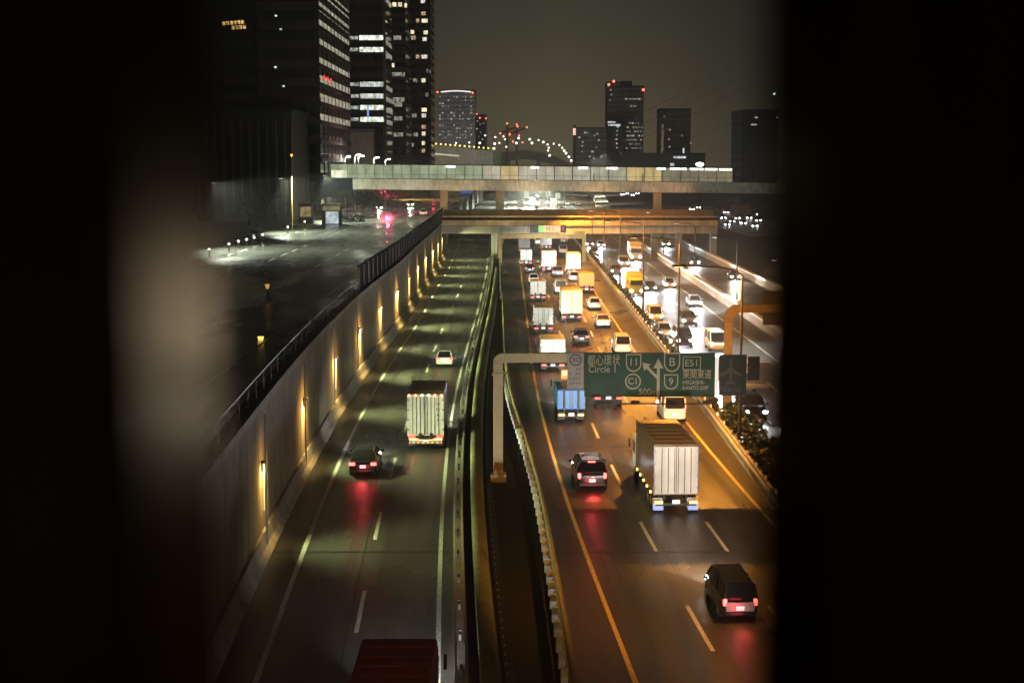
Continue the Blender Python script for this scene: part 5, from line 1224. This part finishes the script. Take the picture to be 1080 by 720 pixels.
# ------------------------------------------------------------------ two people walking on the covered footbridge
cloth = mat('dark_coat', (.02, .02, .025), .8); skin = mat('skin', (.45, .30, .22), .6); hair_m = mat('dark_hair', (.01, .009, .008), .6)
def person(loc, rz, label):
    t = thing('person', label, 'person', loc, rz)
    V = [(0, 0, .95), (0, 0, 1.2), (0, 0, 1.42), (0, .0, 1.52), (0, .02, 1.66), (-.19, 0, 1.40), (-.25, -.06, 1.13), (-.25, .06, .88), (.19, 0, 1.40), (.25, .08, 1.14), (.24, .22, .92),
         (-.1, 0, .88), (-.11, .12, .48), (-.11, .02, .07), (-.11, .16, .03), (.1, 0, .88), (.11, -.02, .48), (.11, -.26, .12), (.11, -.14, .03)]
    E = [(0, 1), (1, 2), (2, 3), (3, 4), (2, 5), (5, 6), (6, 7), (2, 8), (8, 9), (9, 10), (0, 11), (11, 12), (12, 13), (13, 14), (0, 15), (15, 16), (16, 17), (17, 18)]
    rad = [.17, .17, .17, .065, .105, .08, .055, .04, .08, .055, .04, .10, .075, .05, .045, .10, .075, .05, .045]
    me = bpy.data.meshes.new('body'); me.from_pydata(V, E, []); me.materials.append(cloth)
    o = bpy.data.objects.new('body', me); C.objects.link(o); o.parent = t
    md = o.modifiers.new('skin', 'SKIN')
    for i, r_ in enumerate(rad): me.skin_vertices[0].data[i].radius = (r_, r_ * .8 if i < 3 else r_)
    me.skin_vertices[0].data[0].use_root = True
    o.modifiers.new('sub', 'SUBSURF').render_levels = 2
    q = MB(); q.sph((0, -.015, 1.70), .112, 12, (.92, 1, 1)); q.build('hair', hair_m, t)
for px_, lab, a in ((626.5, 'person in dark clothes walking on the covered footbridge, left one', R(90)), (678, 'person in dark clothes walking on the covered footbridge, right one', R(-90))):
    x_ = PY(px_, 186, FYB + 1.4).x
    person((x_, FYB + 1.4, fz(x_) - .02), a, lab)

# ------------------------------------------------------------------ the near bridge the picture is taken from
nb_ = thing('screen_posts', 'dark square steel posts of the near bridge screen at both picture edges', 'bridge screen', (0, .8, 17.35))
post_m = bpy.data.materials.new('near_post_paint'); post_m.use_nodes = True
n_ = post_m.node_tree.nodes; l_ = post_m.node_tree.links; n_.remove(n_['Principled BSDF'])
gl = n_.new('ShaderNodeBsdfAnisotropic'); gl.inputs['Roughness'].default_value = .30
nn_ = n_.new('ShaderNodeTexNoise'); nn_.inputs['Scale'].default_value = 9; nn_.inputs['Detail'].default_value = 5
rr_ = n_.new('ShaderNodeValToRGB'); rr_.color_ramp.elements[0].color = (.024, .018, .0115, 1); rr_.color_ramp.elements[1].color = (.066, .050, .031, 1)
rr_.color_ramp.elements[0].position = .3; rr_.color_ramp.elements[1].position = .7
l_.new(nn_.outputs[0], rr_.inputs[0]); l_.new(rr_.outputs[0], gl.inputs['Color'])
df = n_.new('ShaderNodeBsdfDiffuse'); df.inputs[0].default_value = (.005, .004, .003, 1)
as_ = n_.new('ShaderNodeAddShader'); l_.new(gl.outputs[0], as_.inputs[0]); l_.new(df.outputs[0], as_.inputs[1])
l_.new(as_.outputs[0], n_['Material Output'].inputs[0])
nx0, nx1 = -(540 - 142) / F * .8, (872 - 540) / F * .8
gap = nx1 - nx0
for k, (xa, xb) in enumerate([(nx0 - .16, nx0), (nx1, nx1 + .16), (nx0 - .32 - gap, nx0 - .16 - gap), (nx1 + gap + .16, nx1 + gap + .32)]):
    b = MB(); b.box(((xa + xb) / 2, .11, 1.7), (xb - xa, .22, 3.4), bev=.006); b.build('post', post_m, nb_)
b = MB(); b.box((0, .11, .55), (6, .10, .12), bev=.01); b.build('lower_rail', post_m, nb_)
b = MB(); b.box((0, .11, 3.46), (6, .24, .12), bev=.01); b.build('upper_rail', post_m, nb_)
b = MB(); b.box((0, -.7, -.16), (6, 2.2, .3), bev=.01); b.build('deck', conc_d, nb_)

# ------------------------------------------------------------------ the damp night air
hb_ = MB(); hb_.box((0, 690, 74), (1000, 1420, 153))
hz_m = bpy.data.materials.new('haze_air'); hz_m.use_nodes = True; n_ = hz_m.node_tree.nodes; n_.remove(n_['Principled BSDF'])
pv = n_.new('ShaderNodeVolumePrincipled'); pv.inputs['Color'].default_value = (.93, .92, .88, 1); pv.inputs['Density'].default_value = .00033; pv.inputs['Anisotropy'].default_value = .3
hz_m.node_tree.links.new(pv.outputs[0], n_['Material Output'].inputs['Volume'])
tag(hb_.build('haze', hz_m), kind='stuff')
